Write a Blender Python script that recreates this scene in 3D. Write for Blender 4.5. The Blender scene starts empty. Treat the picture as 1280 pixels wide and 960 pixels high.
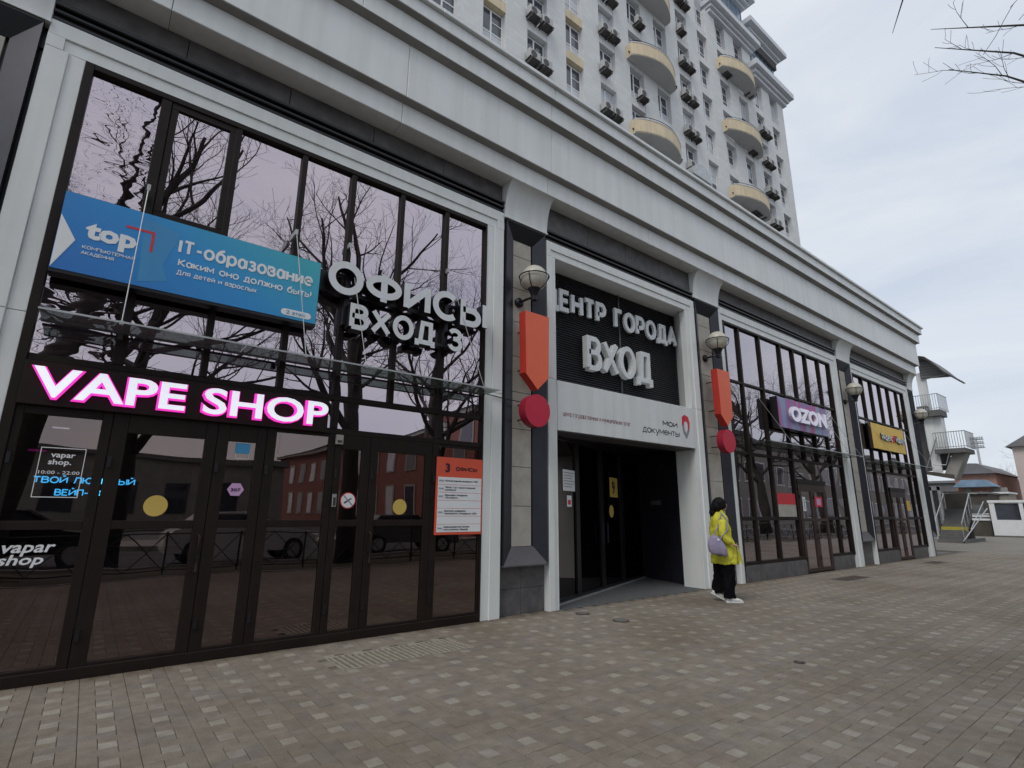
import bpy, bmesh, math, random
from mathutils import Vector, Matrix
S = bpy.context.scene
COL = S.collection
R = math.radians
random.seed(7)

# ------------------------------------------------------------------ camera
cam_d = bpy.data.cameras.new('camera'); cam = bpy.data.objects.new('camera', cam_d); COL.objects.link(cam)
cr = Vector((0.78724246, -0.61660036, 0.00730158)); cu = Vector((-0.15090161, -0.18115529, 0.97180835)); cw = Vector((0.59789465, 0.76615061, 0.23565912))
CAMP = Vector((0, -6.5476, 1.5))
m = Matrix((cr, cu, -cw)).transposed().to_4x4(); m.translation = CAMP
cam.matrix_world = m
cam_d.sensor_width = 36; cam_d.lens = 659.716 / 1280 * 36; cam_d.clip_end = 2000; cam_d.clip_start = 0.05
S.camera = cam

# ------------------------------------------------------------------ sky and sun (overcast)
SUN_EL, SUN_AZ = R(50), R(250)          # azimuth from +Y clockwise, where the light comes from
w = bpy.data.worlds.new('World'); S.world = w; w.use_nodes = True
nt = w.node_tree; nt.nodes.clear()
N = lambda t: nt.nodes.new(t)
out = N('ShaderNodeOutputWorld'); bg = N('ShaderNodeBackground'); sky = N('ShaderNodeTexSky')
sky.sky_type = 'NISHITA'; sky.sun_disc = False; sky.sun_elevation = SUN_EL; sky.sun_rotation = SUN_AZ
sky.air_density = 1.2; sky.dust_density = 2.5
tc = N('ShaderNodeTexCoord'); mp = N('ShaderNodeMapping'); mp.inputs['Scale'].default_value = (1.1, 1.1, 3.4); mp.inputs['Location'].default_value = (2.2, .4, .3)
nz = N('ShaderNodeTexNoise'); nz.inputs['Scale'].default_value = 1.7; nz.inputs['Detail'].default_value = 7; nz.inputs['Roughness'].default_value = .55; nz.inputs['Distortion'].default_value = .4
rp = N('ShaderNodeValToRGB')
rp.color_ramp.elements[0].position = .30; rp.color_ramp.elements[0].color = (6.6, 7.3, 8.5, 1)
rp.color_ramp.elements[1].position = .66; rp.color_ramp.elements[1].color = (9.1, 9.5, 9.9, 1)
mx = N('ShaderNodeMix'); mx.data_type = 'RGBA'; mx.inputs[0].default_value = .86
L = nt.links.new
L(tc.outputs['Generated'], mp.inputs[0]); L(mp.outputs[0], nz.inputs[0]); L(nz.outputs[0], rp.inputs[0])
L(sky.outputs[0], mx.inputs[6]); L(rp.outputs[0], mx.inputs[7]); L(mx.outputs[2], bg.inputs[0])
bg.inputs[1].default_value = .1
L(bg.outputs[0], out.inputs[0])
sd = bpy.data.lights.new('sun', 'SUN'); sd.energy = 1.4; sd.angle = R(25); sd.color = (1, .96, .9)
sun = bpy.data.objects.new('sun', sd); COL.objects.link(sun)
d = Vector((math.sin(SUN_AZ) * math.cos(SUN_EL), math.cos(SUN_AZ) * math.cos(SUN_EL), math.sin(SUN_EL)))
sun.rotation_euler = d.to_track_quat('Z', 'Y').to_euler()
S.view_settings.view_transform = 'Standard'; S.view_settings.look = 'None'; S.view_settings.exposure = 0; S.view_settings.gamma = 1
S.cycles.transparent_max_bounces = 24; S.cycles.max_bounces = 8; S.cycles.glossy_bounces = 5

# ------------------------------------------------------------------ materials
def mat(name, col, rough=.6, metal=0, var=.12, vscale=3, bump=0, bscale=40, emit=None, estr=1, spec=.5, streak=0):
    m = bpy.data.materials.new(name); m.use_nodes = True
    t = m.node_tree; n = t.nodes; l = t.links.new; b = n['Principled BSDF']
    b.inputs['Roughness'].default_value = rough; b.inputs['Metallic'].default_value = metal; b.inputs['Specular IOR Level'].default_value = spec
    if emit:
        b.inputs['Emission Color'].default_value = (*emit, 1); b.inputs['Emission Strength'].default_value = estr
    g = n.new('ShaderNodeNewGeometry')
    if var:
        z = n.new('ShaderNodeTexNoise'); z.inputs['Scale'].default_value = vscale; z.inputs['Detail'].default_value = 6; z.inputs['Roughness'].default_value = .6
        l(g.outputs['Position'], z.inputs[0])
        r = n.new('ShaderNodeValToRGB'); r.color_ramp.elements[0].position = .3; r.color_ramp.elements[1].position = .7
        r.color_ramp.elements[0].color = (*[c * (1 - var) for c in col], 1); r.color_ramp.elements[1].color = (*[min(1, c * (1 + var)) for c in col], 1)
        l(z.outputs[0], r.inputs[0]); last = r.outputs[0]
        if streak:
            mp = n.new('ShaderNodeMapping'); mp.inputs['Scale'].default_value = (4.5, 4.5, .25)
            z2 = n.new('ShaderNodeTexNoise'); z2.inputs['Scale'].default_value = 1.5; z2.inputs['Detail'].default_value = 4
            l(g.outputs['Position'], mp.inputs[0]); l(mp.outputs[0], z2.inputs[0])
            r2 = n.new('ShaderNodeValToRGB'); r2.color_ramp.elements[0].position = .35; r2.color_ramp.elements[1].position = .6
            k = 1 - streak; r2.color_ramp.elements[0].color = (k, k, k * .98, 1); r2.color_ramp.elements[1].color = (1, 1, 1, 1)
            l(z2.outputs[0], r2.inputs[0])
            mm = n.new('ShaderNodeMix'); mm.data_type = 'RGBA'; mm.blend_type = 'MULTIPLY'; mm.inputs[0].default_value = 1
            l(last, mm.inputs[6]); l(r2.outputs[0], mm.inputs[7]); last = mm.outputs[2]
        l(last, b.inputs['Base Color'])
    else: b.inputs['Base Color'].default_value = (*col, 1)
    if bump:
        z = n.new('ShaderNodeTexNoise'); z.inputs['Scale'].default_value = bscale; z.inputs['Detail'].default_value = 5
        l(g.outputs['Position'], z.inputs[0]); bp = n.new('ShaderNodeBump'); bp.inputs['Strength'].default_value = bump; bp.inputs['Distance'].default_value = .01
        l(z.outputs[0], bp.inputs['Height']); l(bp.outputs[0], b.inputs['Normal'])
    return m

def glass(name, tint=(.3, .3, .32), gcol=(.80, .73, .79), base=.50, wav=0.0):
    m = bpy.data.materials.new(name); m.use_nodes = True
    t = m.node_tree; n = t.nodes; l = t.links.new; n.clear()
    o = n.new('ShaderNodeOutputMaterial'); mix = n.new('ShaderNodeMixShader'); tr = n.new('ShaderNodeBsdfTransparent'); gl = n.new('ShaderNodeBsdfGlossy')
    tr.inputs[0].default_value = (*tint, 1); gl.inputs[0].default_value = (*gcol, 1); gl.inputs['Roughness'].default_value = 0.004
    lw = n.new('ShaderNodeLayerWeight'); lw.inputs[0].default_value = .5
    p = n.new('ShaderNodeMath'); p.operation = 'POWER'; p.inputs[1].default_value = 2.0
    q = n.new('ShaderNodeMath'); q.operation = 'MULTIPLY_ADD'; q.inputs[1].default_value = .8; q.inputs[2].default_value = base
    l(lw.outputs['Facing'], p.inputs[0]); l(p.outputs[0], q.inputs[0]); l(q.outputs[0], mix.inputs[0])
    l(tr.outputs[0], mix.inputs[1]); l(gl.outputs[0], mix.inputs[2]); l(mix.outputs[0], o.inputs[0])
    g = n.new('ShaderNodeNewGeometry'); z = n.new('ShaderNodeTexNoise'); z.inputs['Scale'].default_value = .9 if wav < .5 else 2.6; z.inputs['Detail'].default_value = 1
    mp = n.new('ShaderNodeMapping'); mp.inputs['Scale'].default_value = (1, 1, 1.6 if wav < .5 else 2.8)
    l(g.outputs['Position'], mp.inputs[0]); l(mp.outputs[0], z.inputs[0]); b = n.new('ShaderNodeBump'); b.inputs['Strength'].default_value = 1; b.inputs['Distance'].default_value = .003 + wav * .0018
    l(z.outputs[0], b.inputs['Height']); l(b.outputs[0], gl.inputs['Normal'])
    return m

M = {}
M['panel'] = mat('silver_white_panel', (.74, .765, .765), .45, 0, .04, 1.2, streak=.07)
M['panel2'] = mat('silver_white_fascia', (.72, .745, .755), .42, 0, .05, .8, streak=.08)
M['black'] = mat('black_metal', (.012, .012, .016), .35, .2, .2)
M['dark'] = mat('anthracite_metal', (.035, .036, .048), .38, .3, .15, 4)
M['darktile'] = mat('dark_stone_tile', (.10, .096, .10), .5, 0, .35, 5, .15, 30)
M['sill'] = mat('grey_sill', (.10, .095, .105), .55, 0, .15)
M['stone'] = mat('beige_stone', (.40, .375, .33), .65, 0, .14, 6, .12, 60)
M['brown'] = mat('dark_brown_aluminium', (.014, .009, .007), .5, 0, .25, 5, spec=.22)
M['brownred'] = mat('red_brown_aluminium', (.035, .016, .012), .5, 0, .2, 5)
M['glass'] = glass('tinted_mirror_glass', gcol=(.91, .79, .87))
M['glasswavy'] = glass('warped_mirror_glass', gcol=(.90, .78, .86), wav=.5)
M['glassdoor'] = glass('door_glass', tint=(.6, .6, .62), base=.17, gcol=(.88, .70, .66))
M['glassC'] = glass('bronze_glass', tint=(.42, .42, .42), base=.26, gcol=(.94, .86, .90))
M['canopyglass'] = glass('canopy_glass', tint=(.50, .58, .54), gcol=(.34, .40, .38), base=.30)
M['white'] = mat('white_paint', (.74, .76, .78), .5, 0, .05)
M['letter'] = mat('grey_white_letter', (.68, .71, .74), .45, 0, .05)
M['louver'] = mat('dark_louver', (.075, .077, .085), .4, .3, .15)
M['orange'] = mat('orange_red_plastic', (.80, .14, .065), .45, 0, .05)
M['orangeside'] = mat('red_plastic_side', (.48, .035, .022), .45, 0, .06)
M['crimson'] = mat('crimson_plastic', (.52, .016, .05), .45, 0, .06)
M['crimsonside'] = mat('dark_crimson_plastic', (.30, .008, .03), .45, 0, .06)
M['globe'] = mat('milky_globe', (.52, .50, .43), .35, 0, .08, 6)
M['steel'] = mat('brushed_steel', (.5, .51, .52), .3, .9, .1)
M['galv'] = mat('galvanised_metal', (.42, .44, .45), .45, .5, .15)
M['paveatt'] = None
M['mortar'] = mat('joint_sand', (.12, .105, .088), .9, 0, .3, 8)
M['asphalt'] = mat('asphalt', (.05, .05, .052), .85, 0, .25, 3, .3, 80)
M['concrete'] = mat('concrete', (.27, .265, .25), .8, 0, .18, 1.5, .2, 30)
M['concdark'] = mat('dark_concrete', (.12, .12, .12), .8, 0, .2, 1.5, .2, 30)
M['soil'] = mat('lawn_soil', (.07, .06, .038), .95, 0, .4, 2, .5, 20)
M['cover'] = mat('rusty_iron', (.075, .055, .045), .8, .3, .3, 12, .3, 60)
M['grate'] = mat('light_grate_bar', (.28, .26, .21), .7, 0, .2, 12)
M['mat'] = mat('grey_door_mat', (.085, .088, .092), .95, 0, .2, 10, .3, 120)
M['tower'] = mat('tower_tile', (.56, .59, .63), .6, 0, .07, 1.5, streak=.10)
M['towerB'] = mat('beige_render', (.60, .50, .35), .7, 0, .08, 1.5, streak=.12)
M['towerU'] = mat('balcony_soffit', (.42, .42, .42), .8, 0, .06)
M['reveal'] = mat('window_reveal', (.40, .41, .43), .7, 0, .08)
M['pvc'] = mat('white_pvc', (.72, .74, .77), .4, 0, .03)
M['winglass'] = mat('tower_window_glass', (.05, .055, .07), .06, 0, .2, 2, spec=.9)
M['winblind'] = mat('window_blind', (.52, .54, .58), .25, 0, .1, 2)
M['acbox'] = mat('ac_casing', (.40, .40, .39), .55, 0, .12, 4)
M['acdark'] = mat('ac_grille', (.05, .05, .055), .5, .2, .1)
M['rust'] = mat('dirty_bracket', (.085, .08, .078), .8, .2, .3, 10)
M['blueglass'] = mat('blue_glass_band', (.17, .24, .34), .12, 0, .3, .7, spec=.8)
M['roofwhite'] = mat('roof_trim', (.55, .57, .6), .6, 0, .06)
M['bark'] = mat('tree_bark', (.055, .046, .040), .9, 0, .3, 8, .5, 25)
M['twig'] = mat('tree_twig', (.050, .040, .036), .9, 0, .2, 8)
M['redbrick'] = None
M['skin'] = mat('skin', (.45, .28, .21), .55, 0, .04)
M['hair'] = mat('black_hair', (.007, .006, .008), .7, 0, .2, 30, spec=.15)
M['yellow'] = mat('yellow_green_fabric', (.57, .55, .045), .85, 0, .14, 9, .5, 9)
M['lavender'] = mat('lavender_fabric', (.27, .24, .35), .85, 0, .12, 14, .3, 20)
M['trouser'] = mat('black_fabric', (.006, .006, .008), .95, 0, .2, 8, .4, 10, spec=.08)
M['shoe'] = mat('white_leather', (.66, .66, .62), .6, 0, .06)
M['yellowprint'] = mat('yellow_print', (.60, .43, .10), .5, 0, .04)
M['whiteprint'] = mat('white_print', (.78, .80, .82), .5, 0, .02)
M['blackprint'] = mat('black_print', (.012, .012, .018), .5, 0, .02)
M['greyprint'] = mat('grey_print', (.25, .26, .29), .5, 0, .02)
M['redprint'] = mat('red_print', (.62, .03, .05), .5, 0, .04)
M['maroonprint'] = mat('maroon_print', (.20, .05, .08), .5, 0, .02)
M['pinkprint'] = mat('pink_print', (.60, .36, .62), .5, 0, .04)
M['orangeprint'] = mat('orange_print', (.72, .10, .05), .5, 0, .04)
M['blueprint'] = mat('blue_print', (.05, .30, .55), .5, 0, .04)
M['yansign'] = mat('amber_sign', (.78, .50, .06), .45, 0, .05, 3)
M['cyanneon'] = mat('cyan_neon', (.1, .5, .8), .4, 0, 0, emit=(.06, .50, .95), estr=3.2)
M['faceglow'] = mat('white_lit_face', (.8, .82, .85), .4, 0, 0, emit=(.86, .91, 1.0), estr=.62)
M['magenta'] = mat('magenta_lit_edge', (.5, .03, .35), .4, 0, 0, emit=(.80, .04, .48), estr=.9)
M['magentadim'] = mat('magenta_lit_side', (.25, .01, .17), .5, 0, 0, emit=(.36, .008, .20), estr=.8)
M['ozonface'] = mat('pale_letter_added_glow', (.75, .74, .86), .4, 0, 0, emit=(.7, .68, .9), estr=.22)  # letters are not lit; slight emission added to brighten their faces
M['lampwhite'] = mat('lit_sticker', (.7, .75, .9), .4, 0, 0, emit=(.3, .35, .9), estr=.8)
M['roomwall'] = mat('room_wall', (.20, .20, .22), .8, 0, .2)
M['roomdark'] = mat('dark_room_wall', (.05, .05, .055), .8, 0, .2)
M['shelf'] = mat('shop_shelf', (.12, .14, .16), .5, 0, .3)
M['tealbox'] = mat('teal_goods', (.05, .16, .18), .5, 0, .3)
M['carblack'] = mat('black_car_paint', (.015, .015, .018), .15, .2, .05)
M['cargrey'] = mat('grey_car_paint', (.16, .165, .17), .18, .4, .05)
M['carwhite'] = mat('white_car_paint', (.62, .63, .64), .18, 0, .05)
M['tyre'] = mat('tyre_rubber', (.015, .015, .015), .9, 0, .1)
M['cream'] = mat('cream_wall', (.30, .28, .25), .8, 0, .1, .6, streak=.1)
M['pinkwall'] = mat('pale_pink_wall', (.52, .44, .41), .8, 0, .08, .6)
M['orangebrick'] = mat('orange_brick', (.36, .19, .14), .8, 0, .15, 2)
M['blueawn'] = mat('blue_awning', (.20, .30, .42), .6, 0, .2, 1)
M['greyroof'] = mat('grey_roof', (.17, .17, .18), .8, 0, .15, 1)
M['wood'] = mat('brown_board', (.075, .065, .055), .8, 0, .2, 2)
M['yelstep'] = mat('yellow_step_paint', (.42, .36, .05), .7, 0, .2, 10)
M['shrub'] = mat('dark_shrub', (.045, .042, .04), .9, 0, .4, 3)

_m = bpy.data.materials.new('dusty_canopy_glass'); _m.use_nodes = True; _n = _m.node_tree.nodes; _l = _m.node_tree.links.new; _b = _n['Principled BSDF']
_b.inputs['Base Color'].default_value = (.14, .165, .155, 1); _b.inputs['Roughness'].default_value = .12
_t = _n.new('ShaderNodeBsdfTransparent'); _t.inputs[0].default_value = (.75, .83, .80, 1); _x = _n.new('ShaderNodeMixShader'); _x.inputs[0].default_value = .52
_l(_t.outputs[0], _x.inputs[1]); _l(_b.outputs[0], _x.inputs[2]); _l(_x.outputs[0], _n['Material Output'].inputs[0]); M['canopyglass'] = _m
def attmat(name, src, node='ShaderNodeObjectInfo'):
    m = bpy.data.materials.new(name); m.use_nodes = True; n = m.node_tree.nodes; l = m.node_tree.links.new; b = n['Principled BSDF']
    b.inputs['Roughness'].default_value = .82; b.inputs['Specular IOR Level'].default_value = .3
    if src == 'obj': a = n.new('ShaderNodeObjectInfo'); c = a.outputs['Color']
    else: a = n.new('ShaderNodeAttribute'); a.attribute_name = 'tone'; c = a.outputs['Color']
    g = n.new('ShaderNodeNewGeometry')
    def noise(sc, dt, lo, hi, p0=.35, p1=.65):
        z = n.new('ShaderNodeTexNoise'); z.inputs['Scale'].default_value = sc; z.inputs['Detail'].default_value = dt; l(g.outputs['Position'], z.inputs[0])
        r = n.new('ShaderNodeValToRGB'); r.color_ramp.elements[0].position = p0; r.color_ramp.elements[1].position = p1
        r.color_ramp.elements[0].color = lo; r.color_ramp.elements[1].color = hi; l(z.outputs[0], r.inputs[0]); return r.outputs[0], z
    def mul(x, y):
        q = n.new('ShaderNodeMix'); q.data_type = 'RGBA'; q.blend_type = 'MULTIPLY'; q.inputs[0].default_value = 1; l(x, q.inputs[6]); l(y, q.inputs[7]); return q.outputs[2]
    n1, z1 = noise(130, 3, (.80, .80, .80, 1), (1.12, 1.12, 1.12, 1)); n2, _ = noise(.55, 7, (.84, .81, .77, 1), (1.07, 1.07, 1.07, 1), .36, .60); n3, _ = noise(9, 4, (.86, .85, .83, 1), (1.06, 1.06, 1.06, 1))
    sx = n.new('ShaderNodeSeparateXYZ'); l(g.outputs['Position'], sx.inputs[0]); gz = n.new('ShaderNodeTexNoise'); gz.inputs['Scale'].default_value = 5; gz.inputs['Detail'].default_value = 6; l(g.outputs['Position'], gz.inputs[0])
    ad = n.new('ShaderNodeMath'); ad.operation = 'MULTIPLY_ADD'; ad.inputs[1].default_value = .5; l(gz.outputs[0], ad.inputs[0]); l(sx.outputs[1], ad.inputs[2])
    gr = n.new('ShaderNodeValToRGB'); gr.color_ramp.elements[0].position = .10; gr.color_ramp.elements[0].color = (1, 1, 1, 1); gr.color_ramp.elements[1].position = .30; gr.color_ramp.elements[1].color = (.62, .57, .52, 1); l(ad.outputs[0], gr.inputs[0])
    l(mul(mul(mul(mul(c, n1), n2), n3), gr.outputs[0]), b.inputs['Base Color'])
    bp = n.new('ShaderNodeBump'); bp.inputs['Strength'].default_value = .35; bp.inputs['Distance'].default_value = .003; l(z1.outputs[0], bp.inputs['Height']); l(bp.outputs[0], b.inputs['Normal'])
    return m
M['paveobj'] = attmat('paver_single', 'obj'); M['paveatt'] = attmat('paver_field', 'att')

def brickmat(name, c1, c2, mortar, bw=.25, bh=.075, axis='xz'):
    m = bpy.data.materials.new(name); m.use_nodes = True; n = m.node_tree.nodes; l = m.node_tree.links.new; b = n['Principled BSDF']; b.inputs['Roughness'].default_value = .85
    g = n.new('ShaderNodeNewGeometry'); sp = n.new('ShaderNodeSeparateXYZ'); cb = n.new('ShaderNodeCombineXYZ'); ad = n.new('ShaderNodeMath'); ad.operation = 'ADD'
    l(g.outputs['Position'], sp.inputs[0]); l(sp.outputs[0], ad.inputs[0]); l(sp.outputs[1], ad.inputs[1]); l(ad.outputs[0], cb.inputs[0]); l(sp.outputs[2], cb.inputs[1])
    t = n.new('ShaderNodeTexBrick'); t.inputs['Scale'].default_value = 1; t.inputs['Brick Width'].default_value = bw; t.inputs['Row Height'].default_value = bh; t.inputs['Mortar Size'].default_value = .008
    t.inputs['Color1'].default_value = (*c1, 1); t.inputs['Color2'].default_value = (*c2, 1); t.inputs['Mortar'].default_value = (*mortar, 1)
    l(cb.outputs[0], t.inputs[0]); l(t.outputs[0], b.inputs['Base Color']); return m
M['redbrick'] = brickmat('red_brick_wall', (.24, .065, .045), (.17, .045, .035), (.22, .18, .16))
M['tower'] = brickmat('tower_cladding', (.63, .64, .645), (.575, .585, .59), (.50, .51, .53), .62, .32)

# ------------------------------------------------------------------ mesh helpers
WL = {}
def wloc(o): return WL.get(o.name, Vector((0, 0, 0)))
class MB:
    def __init__(s): s.v = []; s.f = []; s.mi = []; s.cur = 0
    def m(s, i): s.cur = i; return s
    def add(s, vs, fs):
        b = len(s.v); s.v += [tuple(p) for p in vs]
        for f in fs: s.f.append(tuple(b + i for i in f)); s.mi.append(s.cur)
        return s
    def box(s, x0, x1, y0, y1, z0, z1, c=0):
        if c <= 0:
            return s.add([(x0, y0, z0), (x1, y0, z0), (x1, y1, z0), (x0, y1, z0), (x0, y0, z1), (x1, y0, z1), (x1, y1, z1), (x0, y1, z1)],
                         [(0, 3, 2, 1), (4, 5, 6, 7), (0, 1, 5, 4), (1, 2, 6, 5), (2, 3, 7, 6), (3, 0, 4, 7)])
        # chamfer on the front (-y) edges
        o = [(x0, y1, z0), (x1, y1, z0), (x1, y1, z1), (x0, y1, z1), (x0, y0 + c, z0), (x1, y0 + c, z0), (x1, y0 + c, z1), (x0, y0 + c, z1),
             (x0 + c, y0, z0 + c), (x1 - c, y0, z0 + c), (x1 - c, y0, z1 - c), (x0 + c, y0, z1 - c)]
        return s.add(o, [(0, 3, 2, 1), (0, 1, 5, 4), (1, 2, 6, 5), (2, 3, 7, 6), (3, 0, 4, 7), (4, 5, 9, 8), (5, 6, 10, 9), (6, 7, 11, 10), (7, 4, 8, 11), (8, 9, 10, 11)])
    def prism(s, poly, a, b, axis='x'):
        n = len(poly)
        def P(p, t): return {'x': (t, p[0], p[1]), 'y': (p[0], t, p[1]), 'z': (p[0], p[1], t)}[axis]
        vs = [P(p, a) for p in poly] + [P(p, b) for p in poly]
        fs = [tuple(range(n))[::-1], tuple(range(n, 2 * n))] + [(i, (i + 1) % n, n + (i + 1) % n, n + i) for i in range(n)]
        return s.add(vs, fs)
    def tube(s, pts, r, n=6, cap=True):
        pts = [Vector(p) for p in pts]; rs = r if isinstance(r, (list, tuple)) else [r] * len(pts)
        vs = []; fs = []; up = None
        for i, p in enumerate(pts):
            t = (pts[min(i + 1, len(pts) - 1)] - pts[max(i - 1, 0)]).normalized()
            if up is None: up = Vector((0, 0, 1)) if abs(t.z) < .9 else Vector((1, 0, 0))
            a = t.cross(up); a.normalize(); b = t.cross(a); up = -b if False else up
            for k in range(n):
                q = 2 * math.pi * k / n; vs.append(p + (a * math.cos(q) + b * math.sin(q)) * rs[i])
        for i in range(len(pts) - 1):
            for k in range(n): fs.append((i * n + k, i * n + (k + 1) % n, (i + 1) * n + (k + 1) % n, (i + 1) * n + k))
        if cap: fs.append(tuple(range(n))[::-1]); fs.append(tuple((len(pts) - 1) * n + k for k in range(n)))
        return s.add(vs, fs)
    def lathe(s, prof, c, n=20, ax='z'):
        vs = []; fs = []
        for (r, h) in prof:
            for k in range(n):
                q = 2 * math.pi * k / n; a, b = r * math.cos(q), r * math.sin(q)
                vs.append({'z': (c[0] + a, c[1] + b, c[2] + h), 'y': (c[0] + a, c[1] + h, c[2] + b), 'x': (c[0] + h, c[1] + a, c[2] + b)}[ax])
        for i in range(len(prof) - 1):
            for k in range(n): fs.append((i * n + k, i * n + (k + 1) % n, (i + 1) * n + (k + 1) % n, (i + 1) * n + k))
        fs.append(tuple(range(n))); fs.append(tuple((len(prof) - 1) * n + k for k in range(n)))
        return s.add(vs, fs)
    def disc(s, cx, cz, r, y0, y1, n=24): return s.prism([(cx + r * math.cos(2 * math.pi * k / n), cz + r * math.sin(2 * math.pi * k / n)) for k in range(n)], y0, y1, 'y')
    def mesh(s, name, mats, off=Vector((0, 0, 0)), smooth=False):
        me = bpy.data.meshes.new(name); me.from_pydata([(v[0] - off.x, v[1] - off.y, v[2] - off.z) for v in s.v], [], s.f)
        for mm in (mats if isinstance(mats, (list, tuple)) else [mats]): me.materials.append(M[mm] if isinstance(mm, str) else mm)
        me.polygons.foreach_set('material_index', s.mi)
        if smooth: me.polygons.foreach_set('use_smooth', [True] * len(me.polygons))
        bm = bmesh.new(); bm.from_mesh(me); bmesh.ops.recalc_face_normals(bm, faces=bm.faces); bm.to_mesh(me); bm.free()
        me.update(); return me
    def build(s, name, mats, parent=None, smooth=False, **k):
        off = wloc(parent) if parent else Vector((0, 0, 0))
        o = bpy.data.objects.new(name, s.mesh(name, mats, off, smooth)); COL.objects.link(o)
        if parent: o.parent = parent; WL[o.name] = off
        for a, b in k.items(): o[a] = b
        return o

def thing(name, label, cat, loc=(0, 0, 0), group=None, rz=0):
    o = bpy.data.objects.new(name, None); COL.objects.link(o); o.location = loc; o.rotation_euler = (0, 0, rz); o.empty_display_size = .2
    WL[o.name] = Vector(loc); o['label'] = label; o['category'] = cat
    if group: o['group'] = group
    return o
def tag(o, label, cat, group=None):
    o['label'] = label; o['category'] = cat
    if group: o['group'] = group
    return o
def struct(mb, name, mt, **k): return mb.build(name, mt, None, kind='structure', **k)
def copy_tree(o, parent=None):
    c = o.copy(); COL.objects.link(c)
    if parent: c.parent = parent
    for ch in o.children: copy_tree(ch, c)
    return c

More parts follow.
